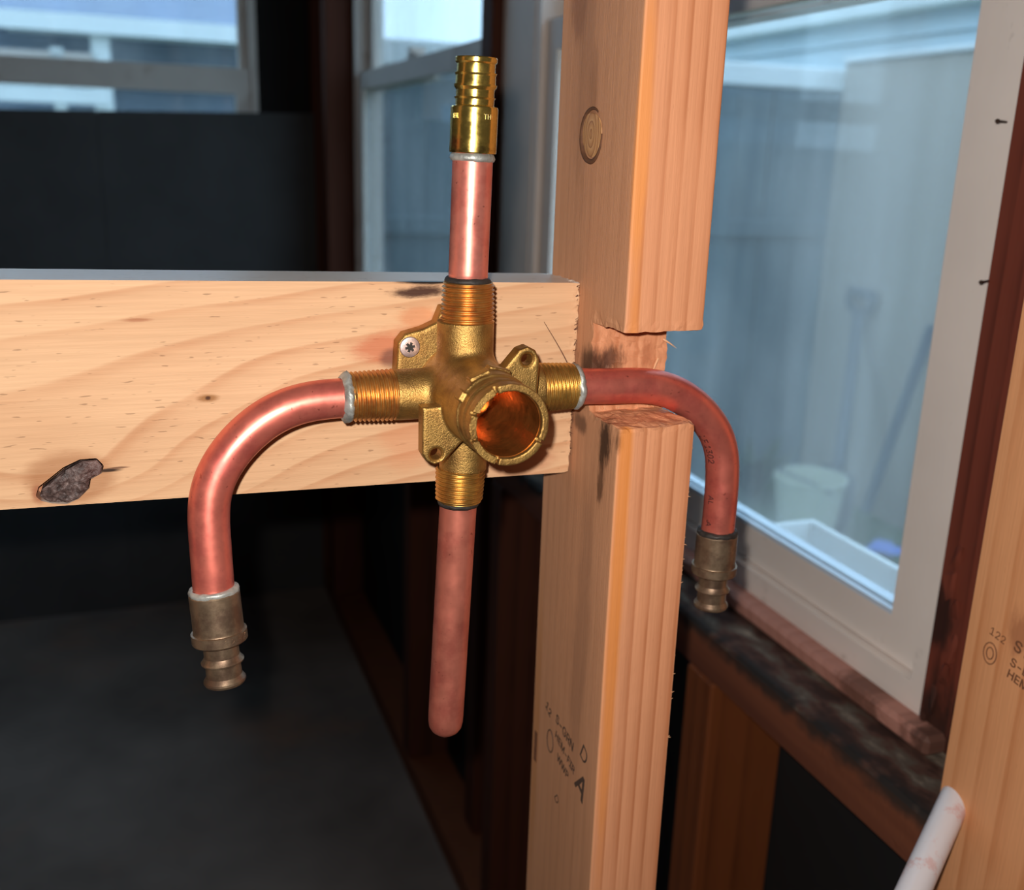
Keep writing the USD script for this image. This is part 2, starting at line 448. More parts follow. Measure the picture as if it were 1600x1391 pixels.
# knot wood
g = G("knot_bark")
pos = g("geometry").position
n = g.noise(pos, 260, 4, 0.65)
v = g("voronoi_texture", vector=pos, scale=330.0).distance
col = g.ramp(n, [(0.3, lin(34, 24, 22)), (0.5, lin(84, 66, 62)), (0.72, lin(140, 118, 112))])
col = g.mix(g.range(g("separate_xyz", vector=pos).x, knot1[0] + 0.002, knot1[0] + 0.012, 0, 0.6), col, lin(92, 52, 44))
g.done(g("principled_bsdf", base_color=col, roughness=0.55, specular_ior_level=0.4,
         normal=g("bump", height=g.m("add", n, v), strength=0.8, distance=0.0012).normal).BSDF)
plain("knot_bark_brown", lin(100, 62, 38), 0.8, var=0.4, scale=300)
plain("knot_gap", lin(30, 18, 14), 0.9)
g = G("knot_rings")
pos = g("geometry").position
d = g.vm("length", g.vm("multiply", g.vm("subtract", pos, tuple(map(float, kn))), (1.0, 1.0, 0.62)))
t = g.m("fraction", g.m("divide", g.m("add", d, g.m("multiply", g.noise(pos, 200, 2), 0.001)), 0.0021))
g.done(g("principled_bsdf", base_color=g.ramp(t, [(0, lin(198, 150, 102)), (0.7, lin(176, 124, 78)), (1, lin(146, 96, 58))]), roughness=0.6).BSDF)


# window glass: clear to daylight, with a film of dust and streaks
def pane(name, film, tint=(0.93, 0.96, 0.97)):
    g = G(name)
    pos = g("geometry").position
    st = g.noise(g.scaled(pos, (14, 14, 1.2)), 1.0, 4, 0.6)
    blur = g.noise(pos, 4.5, 3)
    f = g.m("multiply", g.range(st, 0.25, 0.75, 0.55, 1.2), g.range(blur, 0.3, 0.7, 0.5 * film, 1.2 * film))
    clear = g("mix_closure", fac=g.m("multiply_add", g.m("power", g("layer_weight", blend=0.5).facing, 5.0), 0.9, 0.035), closure1=g("transparent_bsdf", color=tint).BSDF, closure2=g("glossy_bsdf", color=(1, 1, 1), roughness=0.02).BSDF)
    dust = g("mix_closure", fac=0.6, closure1=g("diffuse_bsdf", color=(0.75, 0.75, 0.74)).BSDF, closure2=g("translucent_bsdf", color=(0.85, 0.87, 0.88)).BSDF)
    g.done(g("mix_closure", fac=f, closure1=clear.closure, closure2=dust.closure).closure)


pane("pane_dirty", 0.21)
pane("pane_film", 0.08)
# outside
plain("grass", lin(96, 118, 84), 0.9, var=0.5, scale=7)
plain("fence_blue", lin(100, 116, 124), 0.8, var=0.25, scale=5)
plain("fence_tan", lin(196, 184, 172), 0.8, var=0.12, scale=3)
plain("white_out", lin(238, 240, 240), 0.6, var=0.06, scale=6)
plain("house_pale", lin(206, 222, 232), 0.8, var=0.08, scale=3)
plain("siding_blue", lin(112, 126, 146), 0.8, var=0.15, scale=4)
plain("roof_grey", lin(140, 150, 172), 0.9, var=0.15, scale=6)
plain("tool_dark", lin(78, 88, 102), 0.6, var=0.2, scale=20)
plain("bucket_pale", lin(214, 216, 196), 0.5, var=0.1, scale=10)
plain("leaf_dark", lin(72, 88, 62), 0.8, var=0.3, scale=20)
plain("petal_blue", lin(120, 150, 235), 0.7, var=0.1, scale=60)
plain("porch_tan", lin(206, 190, 182), 0.8, var=0.1, scale=6)

# ------------------------------------------------------------------ the room
WXI, WXS, WXW = 0.40, 0.472, 0.46                # right wall: inner face of studs, sheathing, window plane
YF = 2.49                                        # far sheathing
CEIL = H + 1.25
W1, W2 = (0.459, 1.195), (1.3636, 2.2575)        # windows in the right wall (along y)
WZ0, WZ1, WZM = H - 0.3448, H + 0.66, H + 0.112
W3X, W3Z = (-1.10, 0.2823), (H - 0.30, H + 0.78)


def struct(name, mesh, mat, smooth=False):
    p = part(None, name, mesh, mat, smooth)
    tag(stage.GetPrimAtPath(p), kind="structure")
    return p


XL, YN = -1.9, -1.1
mb = lambda *a: mf.Manifold.cube([a[1] - a[0], a[3] - a[2], a[5] - a[4]]).translate([a[0], a[2], a[4]])
struct("floor", box(XL, WXS, YN, YF, -0.06, 0.0), "subfloor")
struct("ceiling", box(XL - 0.03, WXS + 0.03, YN - 0.03, YF + 0.03, CEIL, CEIL + 0.03), "dark_room")
struct("wall_left", box(XL - 0.03, XL, YN, YF, 0, CEIL), "dark_room")
struct("wall_near", box(XL, WXS, YN - 0.03, YN, 0, CEIL), "dark_room")
wr = mb(WXS, WXS + 0.03, YN, YF, 0, CEIL)
for a, b in (W1, W2):
    wr = wr - mb(WXS - 0.01, WXS + 0.05, a, b, WZ0, WZ1)
struct("wall_right", wr, "black_felt")
wf = mb(XL, WXS + 0.03, YF, YF + 0.03, 0, CEIL) - mb(W3X[0], W3X[1], YF - 0.01, YF + 0.05, W3Z[0], W3Z[1])
struct("wall_far", wf, "black_felt")


def ring_x(x0, x1, y0, y1, z0, z1, wl, wr_, wb, wt):
    """A rectangular frame in a wall of constant x."""
    o = mb(x0, x1, y0, y1, z0, z1) - mb(x0 - 1, x1 + 1, y0 + wl, y1 - wr_, z0 + wb, z1 - wt)
    return o


def window_right(name, y0, y1, white, glass, groove=True):
    w = thing(name, kind="structure", loc=(WXW, (y0 + y1) / 2, WZ0))
    x = WXW
    part(w, "frame", ring_x(x - 0.002, WXS + 0.045, y0, y1, WZ0, WZ1, 0.0125, 0.0125, 0.021, 0.02), white)
    # lower sash, set 3 mm behind the frame's face
    s = ring_x(x + 0.006, x + 0.026, y0 + 0.013, y1 - 0.013, WZ0 + 0.0225, WZM + 0.034, 0.034, 0.034, 0.0285, 0.034)
    ls = part(w, "lower_sash", s, white)
    bz = WZ0 + 0.0225 + 0.0285
    part(ls, "glazing_bead", cat(box(x + 0.0062, x + 0.0102, y0 + 0.047, y1 - 0.047, bz, bz + 0.0035), box(x + 0.013, x + 0.022, y0 + 0.047, y1 - 0.047, bz, bz + 0.005),
                                 box(x + 0.013, x + 0.022, y0 + 0.047, y0 + 0.0495, bz, WZM)), "bead_highlight")
    part(ls, "pane", box(x + 0.0105, x + 0.0125, y0 + 0.046, y1 - 0.046, bz - 0.001, WZM + 0.001), glass)
    us = part(w, "upper_sash", ring_x(x + 0.028, x + 0.050, y0 + 0.013, y1 - 0.013, WZM - 0.002, WZ1 - 0.02, 0.036, 0.036, 0.040, 0.04), white)
    part(us, "pane", box(x + 0.038, x + 0.040, y0 + 0.048, y1 - 0.048, WZM + 0.037, WZ1 - 0.059), "pane_film")
    part(w, "sash_lock", cat(box(x + 0.006, x + 0.024, (y0 + y1) / 2 - 0.03, (y0 + y1) / 2 + 0.03, WZM + 0.034, WZM + 0.042, 0.002),
                             box(x + 0.002, x + 0.03, (y0 + y1) / 2 - 0.008, (y0 + y1) / 2 + 0.008, WZM + 0.042, WZM + 0.052, 0.002)), "old_white_paint")
    return w


w1 = window_right("window_1", *W1, "white_paint", "pane_dirty")
w2 = window_right("window_2", *W2, "old_white_paint", "pane_film")

w3 = thing("window_3", kind="structure", loc=((W3X[0] + W3X[1]) / 2, YF, W3Z[0]))
ry = lambda y0, y1, x0, x1, z0, z1, wl, wr_, wb, wt: mb(x0, x1, y0, y1, z0, z1) - mb(x0 + wl, x1 - wr_, y0 - 1, y1 + 1, z0 + wb, z1 - wt)
part(w3, "frame", ry(2.448, 2.54, W3X[0], W3X[1], W3Z[0], W3Z[1], 0.014, 0.014, 0.03, 0.03), "old_white_paint")
MR0, MR1 = H + 0.100, H + 0.155
s3 = part(w3, "lower_sash", ry(2.455, 2.478, W3X[0] + 0.014, W3X[1] - 0.014, W3Z[0] + 0.03, MR1, 0.034, 0.034, 0.05, MR1 - MR0), "old_white_paint")
part(s3, "pane", box(W3X[0] + 0.04, W3X[1] - 0.04, 2.465, 2.467, W3Z[0] + 0.07, MR0 + 0.005), "pane_film")
u3 = part(w3, "upper_sash", ry(2.482, 2.505, W3X[0] + 0.014, W3X[1] - 0.014, MR0 + 0.005, W3Z[1] - 0.03, 0.022, 0.022, 0.048, 0.04), "old_white_paint")
part(u3, "pane", box(W3X[0] + 0.03, W3X[1] - 0.03, 2.493, 2.495, MR0 + 0.04, W3Z[1] - 0.06), "pane_film")

# framing of the right wall
rs = thing("window_sill", "old rough timber sill stained by black mould under the nearest window", "sill", (0.43, 0.85, H - 0.3935))
sl = box(WXI, WXS - 0.001, 0.3815, 1.3105, H - 0.3935, H - 0.3545, 0.0025)
part(rs, "timber", sl, "mouldy_sill")
part(rs, "sill_strip", box(0.4395, WXW - 0.0025, 0.432, 1.195, H - 0.3545, H - 0.3405, 0.003), "stool_lath", label="reddish wooden strip along the back of the sill, against the window frame")
rs2 = thing("window_sill", "old rough timber sill under the farther window of the right wall", "sill", (0.43, 1.8, H - 0.3935))
part(rs2, "timber", box(WXI, WXS - 0.001, 1.352, 2.268, H - 0.3935, H - 0.3545, 0.0025), "old_stud")

for name, y0, y1, z0, z1, mat, lab in (
        ("cripple_stud", 0.612, 0.652, 0.038, H - 0.394, "cripple_wood", "short orange-brown wall stud under the window sill, right of the notched stud"),
        ("cripple_stud", 1.105, 1.147, 0.038, H - 0.394, "deep_stud", "short dark wall stud under the sill, just left of the notched stud's foot"),
        ("cripple_stud", 1.545, 1.59, 0.038, H - 0.394, "deep_stud", "short dark wall stud under the sill, behind the capped copper stub"),
        ("wall_stud", 1.3125, 1.359, 0.038, CEIL, "deep_stud", "dark full-height wall stud between the two windows of the right wall"),
        ("wall_stud", 2.268, 2.31, 0.038, CEIL, "deep_stud", "dark reddish wall stud beside the far window, near the room's corner"),
        ("wall_stud", 2.445, 2.489, 0.038, CEIL, "deep_stud", "dark wall stud standing right in the far corner")):
    t = thing(name, lab, "stud", (0.43, (y0 + y1) / 2, z0), )
    part(t, "timber", box(0.443 if y0 == 1.3125 else WXI, WXS - 0.001, y0, y1, z0, z1, 0.002), mat)
struct("trim_2", box(0.457, WXS + 0.02, 1.1965, 1.3115, H - 0.3535, CEIL, 0.002), "grey_paint")
struct("baseboard_right", box(WXI, WXS - 0.001, YN, YF - 0.001, 0, 0.038), "old_stud")
jk = thing("jack_stud", "old dark brown jamb stud between the nearest window and the pale stud", "stud", (0.44, 0.40, 0.038))
part(jk, "timber", box(0.4545, WXS + 0.02, 0.372, 0.4585, H - 0.354, CEIL, 0.002), "dark_stud")
# chipped splinters on the jamb stud's lower end
for k in range(7):
    z = H - 0.345 + 0.02 * k + RNG.uniform(-0.004, 0.004)
    y = 0.447 + RNG.uniform(-0.010, 0.008)
    c = mf.Manifold.hull_points(np.array([[0.4535 + RNG.uniform(-0.003, 0), y + RNG.uniform(-0.004, 0.004), z + RNG.uniform(-0.012, 0.012)] for _ in range(5)] + [[0.4555, y + q, z + q2] for q in (-0.003, 0.003) for q2 in (-0.008, 0.008)]))
    part(jk, "splinter", c, "dark_stud")
for px, py in ((1550, 441), (1576, 190)):
    o = at(px, py, X=0.452)
    t = lathe([(0, 0), (0, 0.0012), (0.0012, 0.0012), (0.0016, 0.0007), (0.014, 0.0007), (0.014, 0)], o + [-0.008, 0, 0], [0.8, 0.4, 0.0], 12)
    tg = part(None, "nail", t, "nail_rust")
    tag(stage.GetPrimAtPath(tg), {441: "small rusty nail sticking out of the dark jamb stud", 190: "tiny dark nail head high on the right edge of the white window frame"}[py], "nail")

ps = thing("wall_stud", "pale orange new wall stud at the right edge, stamped with ink", "stud", (0.42, 0.335, 0.038))
part(ps, "timber", box(WXI, 0.438, 0.291, 0.380, 0.038, CEIL, 0.002), "light_stud")

# ------------------------------------------------------------------ far wall boards
sx = at(160, 300, Y=2.4)[0]
zt = lambda x: H + 0.0567 + (x - 0.08) * 0.027
for a, b, lab in ((-1.3, sx - 0.0006, "black panel below the far window, left of the seam"), (sx + 0.0006, 0.399, "wide black panel below the far window, reaching the room's corner")):
    t = thing("black_panel", lab, "panel", ((a + b) / 2, 2.42, 0.0))
    part(t, "board", hexa([(x, y, z) for x in (a, b) for y in (2.41, 2.422) for z in (0.0, zt(x))]), "black_board")
    if a < -1:
        part(t, "seam_light_block", box(b - 0.05, b + 0.04, 2.4225, 2.434, 0.0, zt(b) - 0.004), "black_felt")  # added unseen strip, stops window light showing through the seam

# ------------------------------------------------------------------ white tubing at the right edge
p0 = at(1489, 1256, X=WXI)
p1 = at(1412, 1425, X=0.335)
dt = (p1 - p0) / np.linalg.norm(p1 - p0)
c = [p0 - dt * 0.034, p0 - dt * 0.01, p0 + dt * 0.02, p0 + dt * 0.06, p1, p1 + dt * 0.08, p1 + dt * 0.16 + [0, 0, -0.03], p1 + dt * 0.2 + [0, 0, -0.12]]
c += [[c[-1][0] - 0.01, c[-1][1] - 0.005, 0.25], [c[-1][0] - 0.012, c[-1][1] - 0.006, 0.001]]
tp = part(None, "water_tube", tube(spline(c, 70), 0.0079, 36), "pex_white", True)
tag(stage.GetPrimAtPath(tp), "white plastic water tube coming out of the pale stud at the lower right", "tube")

# ------------------------------------------------------------------ notched stud
def rough(mesh, amp, sel=None, scale=150.0, seed=3):
    v, f, _ = meshkit.arrays(mesh)
    n = np.stack([meshkit.fbm(v * scale, 3, seed + k) - 0.5 for k in range(3)], 1) * 2 * amp
    if sel is not None:
        n *= sel(v)[:, None]
    return trimesh.Trimesh(v + n, f, process=False)


ns = thing("notched_stud", "upright wooden stud with a notch sawn out behind the right copper pipe", "stud", (0.205, 0.415, 0.0))
prof = mf.CrossSection([[(SXL + 0.001, SYF + 0.001), (SXR - 0.001, SYF + 0.001), (SXR - 0.001, SYB - 0.001), (SXL + 0.001, SYB - 0.001)]]).offset(0.001, mf.JoinType.Round, 2.0, 16)
mid0, mid1 = H - 0.30, H + 0.12
mid = mf.Manifold.extrude(prof, mid1 - mid0).translate([0, 0, mid0])
notch = mf.Manifold.hull_points(np.array([(x, y, z) for x in (SXL - 0.02, SXR + 0.02) for y, za, zb in ((SYF - 0.02, Z1 - 0.0005, Z2), (NY, H - 0.111, H - 0.0713)) for z in (za, zb)]))
mid = (mid - notch).refine_to_length(0.0022)
sel = lambda v: np.clip((v[:, 1] < NY + 0.004) * (np.exp(-((v[:, 2] - Z1) / 0.0025) ** 2) + np.exp(-((v[:, 2] - Z2) / 0.0025) ** 2)) + 0.9 * ((np.abs(v[:, 1] - NY) < 0.001) & (v[:, 2] < Z2) & (v[:, 2] > Z1)) + 0.05, 0, 1)
mid = rough(mid, 0.0012, sel, 260)
lo = mf.Manifold.extrude(prof, mid0).translate([0, 0, 0])
hi = mf.Manifold.extrude(prof, CEIL - mid1).translate([0, 0, mid1])
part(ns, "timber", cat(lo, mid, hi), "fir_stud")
# round knot on the side face, a little proud, in its dark bark ring
def disc_x(c, ry_, rz, h, n=48, wob=0.08, dome=0.0006):
    v, f = [], []
    prof_ = [(0, 1.0), (h * 0.7, 0.97), (h, 0.85), (h + dome, 0.45), (h + dome * 1.1, 0.0)]
    for dx, s in prof_:
        for k in range(n):
            a = 2 * math.pi * k / n
            w = 1 + wob * math.sin(2 * a + 1) + wob * 0.5 * math.sin(3 * a)
            v.append((c[0] - dx, c[1] + s * ry_ * w * math.cos(a), c[2] + s * rz * w * math.sin(a)))
    for i in range(len(prof_) - 1):
        for k in range(n):
            a, b = i * n + k, i * n + (k + 1) % n
            f += [(a, b + n, b), (a, a + n, b + n)]
    return trimesh.Trimesh(v, f, process=False)


kp = part(ns, "knot", disc_x((SXL + 0.0002, kn[1], kn[2]), 0.0098, 0.0098, 0.0006, dome=0.0001), "knot_rings", 40, label="round knot with a dark bark ring on the stud's left face")
ra = np.linspace(0.25 * math.pi, 1.95 * math.pi, 50)
bark = np.array([(SXL, kn[1] + 0.0104 * math.cos(a + 2.3), kn[2] - 0.0003 + 0.0109 * math.sin(a + 2.3)) for a in ra])
part(kp, "bark_ring", tube(bark, 0.0004 + 0.0009 * np.sin(np.linspace(0, math.pi, 50)), 8), "knot_bark_brown", True)
# frayed fibres along the sawn edges
def fibres(pts, dirs, length, mat, parent, name="torn_fibres"):
    ms = []
    for p, d in zip(pts, dirs):
        L = length * RNG.uniform(0.4, 1.3)
        d = np.asarray(d) + RNG.normal(0, 0.35, 3)
        d /= np.linalg.norm(d)
        k = RNG.normal(0, 0.25, 3) * L
        q = [p - d * 0.0008, p + d * L * 0.5 + k * 0.3, p + d * L + k]
        ms.append(tube(spline(q, 5), np.array([0.00022, 0.0002, 0.00016, 0.0001, 0.00004]), 5))
    part(parent, name, cat(*ms), mat, True, kind="stuff")


pts, dirs = [], []
for k in range(26):
    x = RNG.uniform(SXL + 0.004, SXR - 0.001)
    pts.append([x, SYF + 0.0005, Z2 + 0.0003]); dirs.append((0, -0.3, -1))
for k in range(22):
    z = RNG.uniform(Z1 + 0.003, Z2 - 0.003)
    pts.append([SXR - 0.0003, RNG.uniform(NY + 0.001, NY + 0.004), z]); dirs.append((1, -0.3, 0.3))
for k in range(18):
    pts.append([SXR - 0.0006, SYF + 0.0004, RNG.uniform(Z1 - 0.16, Z1 - 0.002)]); dirs.append((1, -0.4, 0.4))
for k in range(14):
    pts.append([RNG.uniform(SXL + 0.003, SXR), NY - 0.0004, Z1 + 0.0008]); dirs.append((0.2, -0.8, 0.8))
fibres(np.array(pts), dirs, 0.0011, "torn_fibre", ns)
for px, py, dx, dz in ((1036, 530, 0.006, -0.004), (1028, 560, -0.006, -0.014), (1040, 655, 0.005, 0.004)):
    o = at(px, py, Y=NY - 0.0006)
    part(ns, "splinter", tube(spline([o, o + [dx * 0.5, -0.0012, dz * 0.45], o + [dx, -0.002, dz]], 6), np.linspace(0.0006, 0.0001, 6), 6), "torn_fibre", True)

# ------------------------------------------------------------------ blocking board
bb = thing("blocking_board", "horizontal pine board with a dark knot that carries the brass valve", "board", (0.0, BY + 0.019, H - 0.145))
TL, TR, BL, BR = at(0, 437, Y=BY), at(905, 442, Y=BY), at(0, 797, Y=BY), at(886, 738, Y=BY)
TR[0], BR[0] = SXL - 0.0002, SXL - 0.0012
ext = lambda a, b, x: a + (b - a) * ((x - a[0]) / (b[0] - a[0]))
XB = -0.2195
c8 = []
for y, dz in ((BY, 0.0), (BY + 0.0355, 0.0)):
    for p in (ext(TL, TR, XB), TR, ext(BL, BR, XB), BR):
        c8.append((p[0], y, p[2]))
core = mf.Manifold.hull_points(np.array(c8))
kshape = [(58, 775), (62, 762), (80, 748), (100, 732), (125, 720), (150, 718), (160, 728), (158, 738), (140, 748), (138, 762), (122, 778), (104, 786), (82, 785), (65, 781)]
kpoly = Polygon([(at(x, y, Y=BY)[0], at(x, y, Y=BY)[2]) for x, y in kshape])
kpoly = kpoly.buffer(0.0006, quad_segs=6).buffer(-0.0014, quad_segs=6).buffer(0.0008, quad_segs=6)
def prism_y(poly, y0, y1):
    e = trimesh.creation.extrude_polygon(poly, y1 - y0, engine="earcut")
    v = np.asarray(e.vertices)
    return trimesh.Trimesh(np.stack([v[:, 0], y1 - v[:, 2], v[:, 1]], 1), e.faces, process=False)
def to_m(t):
    return mf.Manifold(mf.Mesh(np.asarray(t.vertices, np.float32), np.asarray(t.faces, np.uint32)))
hole = to_m(trimesh.creation.extrude_polygon(kpoly.buffer(0.0005, quad_segs=6), 0.012, engine="earcut")).transform([[1, 0, 0, 0], [0, 0, -1, BY + 0.009], [0, 1, 0, 0]])
core = core - hole
right_end = core.split_by_plane([1, 0, 0], 0.165)[0].refine_to_length(0.0016)
left_part = core.split_by_plane([-1, 0, 0], -0.165)[0]
right_end = rough(right_end, 0.0010, lambda v: np.exp(-((SXL - 0.0007 - v[:, 0]) / 0.0018) ** 2) + 0.0, 330, 9)
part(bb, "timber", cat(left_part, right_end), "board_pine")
# the knot: bark plug sunk in its socket, open gap along the upper edge
kin = kpoly.buffer(-0.0006).buffer(0.0002)
from shapely import affinity
kin = affinity.translate(kin, 0.0003, -0.0008)
e = trimesh.creation.extrude_polygon(kin, 0.006, engine="earcut")
kn_m = to_m(e).refine_to_length(0.0009)
v, f, _ = meshkit.arrays(kn_m)
kcx, kcz = kin.centroid.x, kin.centroid.y
rr = np.hypot((v[:, 0] - kcx) / 0.012, (v[:, 1] - kcz) / 0.007)
lump = (meshkit.fbm(np.c_[v[:, :2] * 420, v[:, 2] * 0], 3, 4) - 0.5) * 0.0034 * (v[:, 2] > 0.003)
hh = v[:, 2] + lump - 0.0011 * np.clip(rr, 0, 1.3) ** 2 * (v[:, 2] > 0.003)
kmesh = trimesh.Trimesh(np.stack([v[:, 0], BY + 0.0058 - hh + 0.0004, v[:, 1]], 1), f, process=False)
part(bb, "knot", kmesh, "knot_bark", True, label="rough dark knot sunk near the board's lower edge")
cr = spline([at(850, 503, Y=BY - 0.0002), at(868, 533, Y=BY - 0.0003), at(884, 562, Y=BY - 0.0004), at(897, 592, Y=BY - 0.001)], 14)
part(bb, "splinter", tube(cr, np.linspace(0.00012, 0.0003, 14), 6), "dark_splinter", True, label="thin dark hair-like splinter above the right thread")
pts = [[SXL - 0.001, BY - 0.0002, z] for z in RNG.uniform(H - 0.138, H - 0.057, 50)]
fibres(np.array(pts), [(0.6, -0.6, 0.2)] * 50, 0.0013, "dark_splinter", bb)

# left-hand stud that carries the board's other end (beyond the frame)
ls_ = thing("wall_stud", "upright stud beyond the left edge, carrying the far end of the pine board", "stud", (-0.24, 0.415, 0.0))
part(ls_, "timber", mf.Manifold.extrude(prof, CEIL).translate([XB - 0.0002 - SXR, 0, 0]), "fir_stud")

# ------------------------------------------------------------------ brass shower valve with its copper pipes
C = np.array([0.125, 0.395, H - 0.0965])
valve = thing("shower_valve", "brass shower valve with four copper pipes, screwed to the pine board", "valve", C)


def sd_poly(px, pz, poly):
    p = np.asarray(poly, float)
    d = np.full(px.shape, 1e9)
    inside = np.zeros(px.shape, bool)
    for i in range(len(p)):
        a, b = p[i], p[(i + 1) % len(p)]
        e = b - a
        t = np.clip(((px - a[0]) * e[0] + (pz - a[1]) * e[1]) / (e @ e), 0, 1)
        d = np.minimum(d, np.hypot(px - a[0] - t * e[0], pz - a[1] - t * e[1]))
        c = ((a[1] > pz) != (b[1] > pz)) & (px < (b[0] - a[0]) * (pz - a[1]) / (b[1] - a[1] + 1e-12) + a[0])
        inside ^= c
    return np.where(inside, -d, d)


def smin(a, b, k):
    h = np.clip(0.5 + 0.5 * (b - a) / k, 0, 1)
    return b * (1 - h) + a * h - k * h * (1 - h)


def cyl(r_, s, s0, s1):
    """Signed distance of a capped cylinder from the radius from its axis and the position along it."""
    dx, dy = r_[0] - r_[1], np.maximum(s0 - s, s - s1)
    return np.minimum(np.maximum(dx, dy), 0) + np.hypot(np.maximum(dx, 0), np.maximum(dy, 0))


def extr(d2, s, s0, s1, r):
    dy = np.maximum(s0 + r - s, s - s1 + r)
    d2 = d2 + r
    return np.minimum(np.maximum(d2, dy), 0) + np.hypot(np.maximum(d2, 0), np.maximum(dy, 0)) - r


FL = [(-23.5, -0.6), (-23.5, -19.5), (-21.8, -22.5), (-18.4, -24.2), (-14.7, -23.0), (-7.0, -15.4), (8, -13), (24.2, -6), (24.6, 16.6), (22.8, 20.4), (19.5, 22.1), (16.0, 20.9), (8.0, 11.6), (-6, 13), (-12.5, -0.4)]
EARPX = [(617, 584), (620, 535), (631, 521), (659, 513), (680, 503), (690, 478), (720, 478), (720, 605), (619, 605)]
EAR = [tuple(((at(a_, b_, Y=0.4145) - C) * 1000)[[0, 2]]) for a_, b_ in EARPX]
EAR_OLD = [(-25.4, 5.0), (-25.0, 18.6), (-22.2, 22.2), (-14.3, 24.2), (-9.0, 26.6), (-5.5, 32.0), (0, 32), (0, 0), (-25, 0)]


def body(x, y, z):
    rxy, rxz, ryz = np.hypot(x, y), np.hypot(x, z), np.hypot(y, z)
    arms = cyl((rxy, 11.6), z, 0, 29.5)
    arms = smin(arms, cyl((ryz, 10.4), x, -30, 33.0), 3.0)
    arms = smin(arms, cyl((rxy, 10.0 + 0.0 * z), z, -33.5, 0), 2.0)
    ear = extr(sd_poly(x, z, EAR), y, 17.5, 26.6, 1.6)
    d = smin(arms, ear, 6.0)
    core = cyl((rxz, 15.6 + 1.6 * np.clip((y + 20) / 12, 0, 1)), y, -40, 11)
    d = smin(d, core, 4.0)
    neck = cyl((rxz, 14.7), y, -55.6, 0)
    d = smin(d, neck, 2.0)
    lip = cyl((rxz, 15.5), y, -56.0, -51.0)
    d = smin(d, lip, 0.5)
    lip2 = cyl((rxz, 15.2), y, -47.0, -45.2)
    d = smin(d, lip2, 0.6)
    fl = extr(sd_poly(x, z, FL), y, -21.5, -14.0, 1.1)
    d = smin(d, fl, 1.6)
    for ang, yy, wy, wt in ((112, -36, 2.6, 4.2), (150, -38, 3.2, 1.8), (75, -30, 2.4, 4.4)):
        a = math.radians(ang)
        u, t = x * math.cos(a) + z * math.sin(a), -x * math.sin(a) + z * math.cos(a)
        q = np.maximum.reduce([np.abs(u - 15.2) - 1.5, np.abs(t) - wt, np.abs(y - yy) - wy])
        d = smin(d, q, 0.7)
    # bore, its notched mouth, the screw holes of the flange
    d = np.maximum(d, -cyl((rxz, 12.75), y, -70, 2))
    for ang in (113, 160, 200, 252, 331):
        a = math.radians(ang)
        u, t = x * math.cos(a) + z * math.sin(a), -x * math.sin(a) + z * math.cos(a)
        q = np.maximum.reduce([np.abs(u - 15) - 4, np.abs(t) - 0.6, np.abs(y + 56) - 2.2])
        d = np.maximum(d, -q)
    for hx, hz in ((19.4, 16.7), (-17.7, -20.0)):
        rh = np.hypot(x - hx, z - hz)
        d = np.maximum(d, 2.3 - rh)
        d = np.maximum(d, -(rh - 2.3 - np.clip((-20.3 - y), 0, 3) * 0.9))
    return d


def surface_nets(fn, lo_, hi_, h):
    ax = [np.arange(a, b + h, h) for a, b in zip(lo_, hi_)]
    X, Y, Z = np.meshgrid(*ax, indexing="ij")
    D = fn(X, Y, Z).astype(np.float32)
    S = D < 0
    nx, ny, nz = D.shape
    cnt = np.zeros((nx - 1, ny - 1, nz - 1)); acc = np.zeros((nx - 1, ny - 1, nz - 1, 3))
    off = [(i, j, k) for i in (0, 1) for j in (0, 1) for k in (0, 1)]
    sl_ = lambda A, o: A[o[0]:nx - 1 + o[0], o[1]:ny - 1 + o[1], o[2]:nz - 1 + o[2]]
    for a in off:
        for k in range(3):
            if a[k] == 0:
                b = tuple(1 if q == k else a[q] for q in range(3))
                da, db = sl_(D, a), sl_(D, b)
                cr_ = (da < 0) != (db < 0)
                t = np.where(cr_, da / np.where(cr_, da - db, 1), 0)
                for q in range(3):
                    acc[..., q] += np.where(cr_, a[q] + (t if q == k else 0), 0)
                cnt += cr_
    idx = -np.ones(cnt.shape, int)
    act = cnt > 0
    idx[act] = np.arange(act.sum())
    base_ = np.stack(np.nonzero(act), 1)
    v = (acc[act] / cnt[act][:, None] + base_) * h + np.array(lo_)
    F = []
    for k in range(3):
        p, q = (k + 1) % 3, (k + 2) % 3
        s0 = [slice(1, -1)] * 3; s0[k] = slice(0, -1)
        s1 = [slice(1, -1)] * 3; s1[k] = slice(1, None)
        A, B = S[tuple(s0)], S[tuple(s1)]
        for flip, mask in ((False, A & ~B), (True, ~A & B)):
            g_ = np.stack(np.nonzero(mask), 1)
            g_[:, p] += 1; g_[:, q] += 1
            def cell(dp, dq):
                c_ = g_.copy(); c_[:, p] -= dp; c_[:, q] -= dq
                return idx[c_[:, 0], c_[:, 1], c_[:, 2]]
            a, b, c_, d_ = cell(1, 1), cell(0, 1), cell(0, 0), cell(1, 0)
            quad = np.stack([a, b, c_, d_] if not flip else [d_, c_, b, a], 1)
            F += [quad[:, [0, 1, 2]], quad[:, [0, 2, 3]]]
    f = np.vstack(F)
    for _ in range(3):                           # pull the vertices onto the surface
        e_ = 0.05
        d0 = fn(*v.T)
        gr = np.stack([(fn(*(v + e_ * np.eye(3)[k]).T) - fn(*(v - e_ * np.eye(3)[k]).T)) / (2 * e_) for k in range(3)], 1)
        gl = (gr ** 2).sum(1)
        v = v - 0.7 * np.clip(d0 / np.maximum(gl, 0.2), -h, h)[:, None] * gr
    return v, f


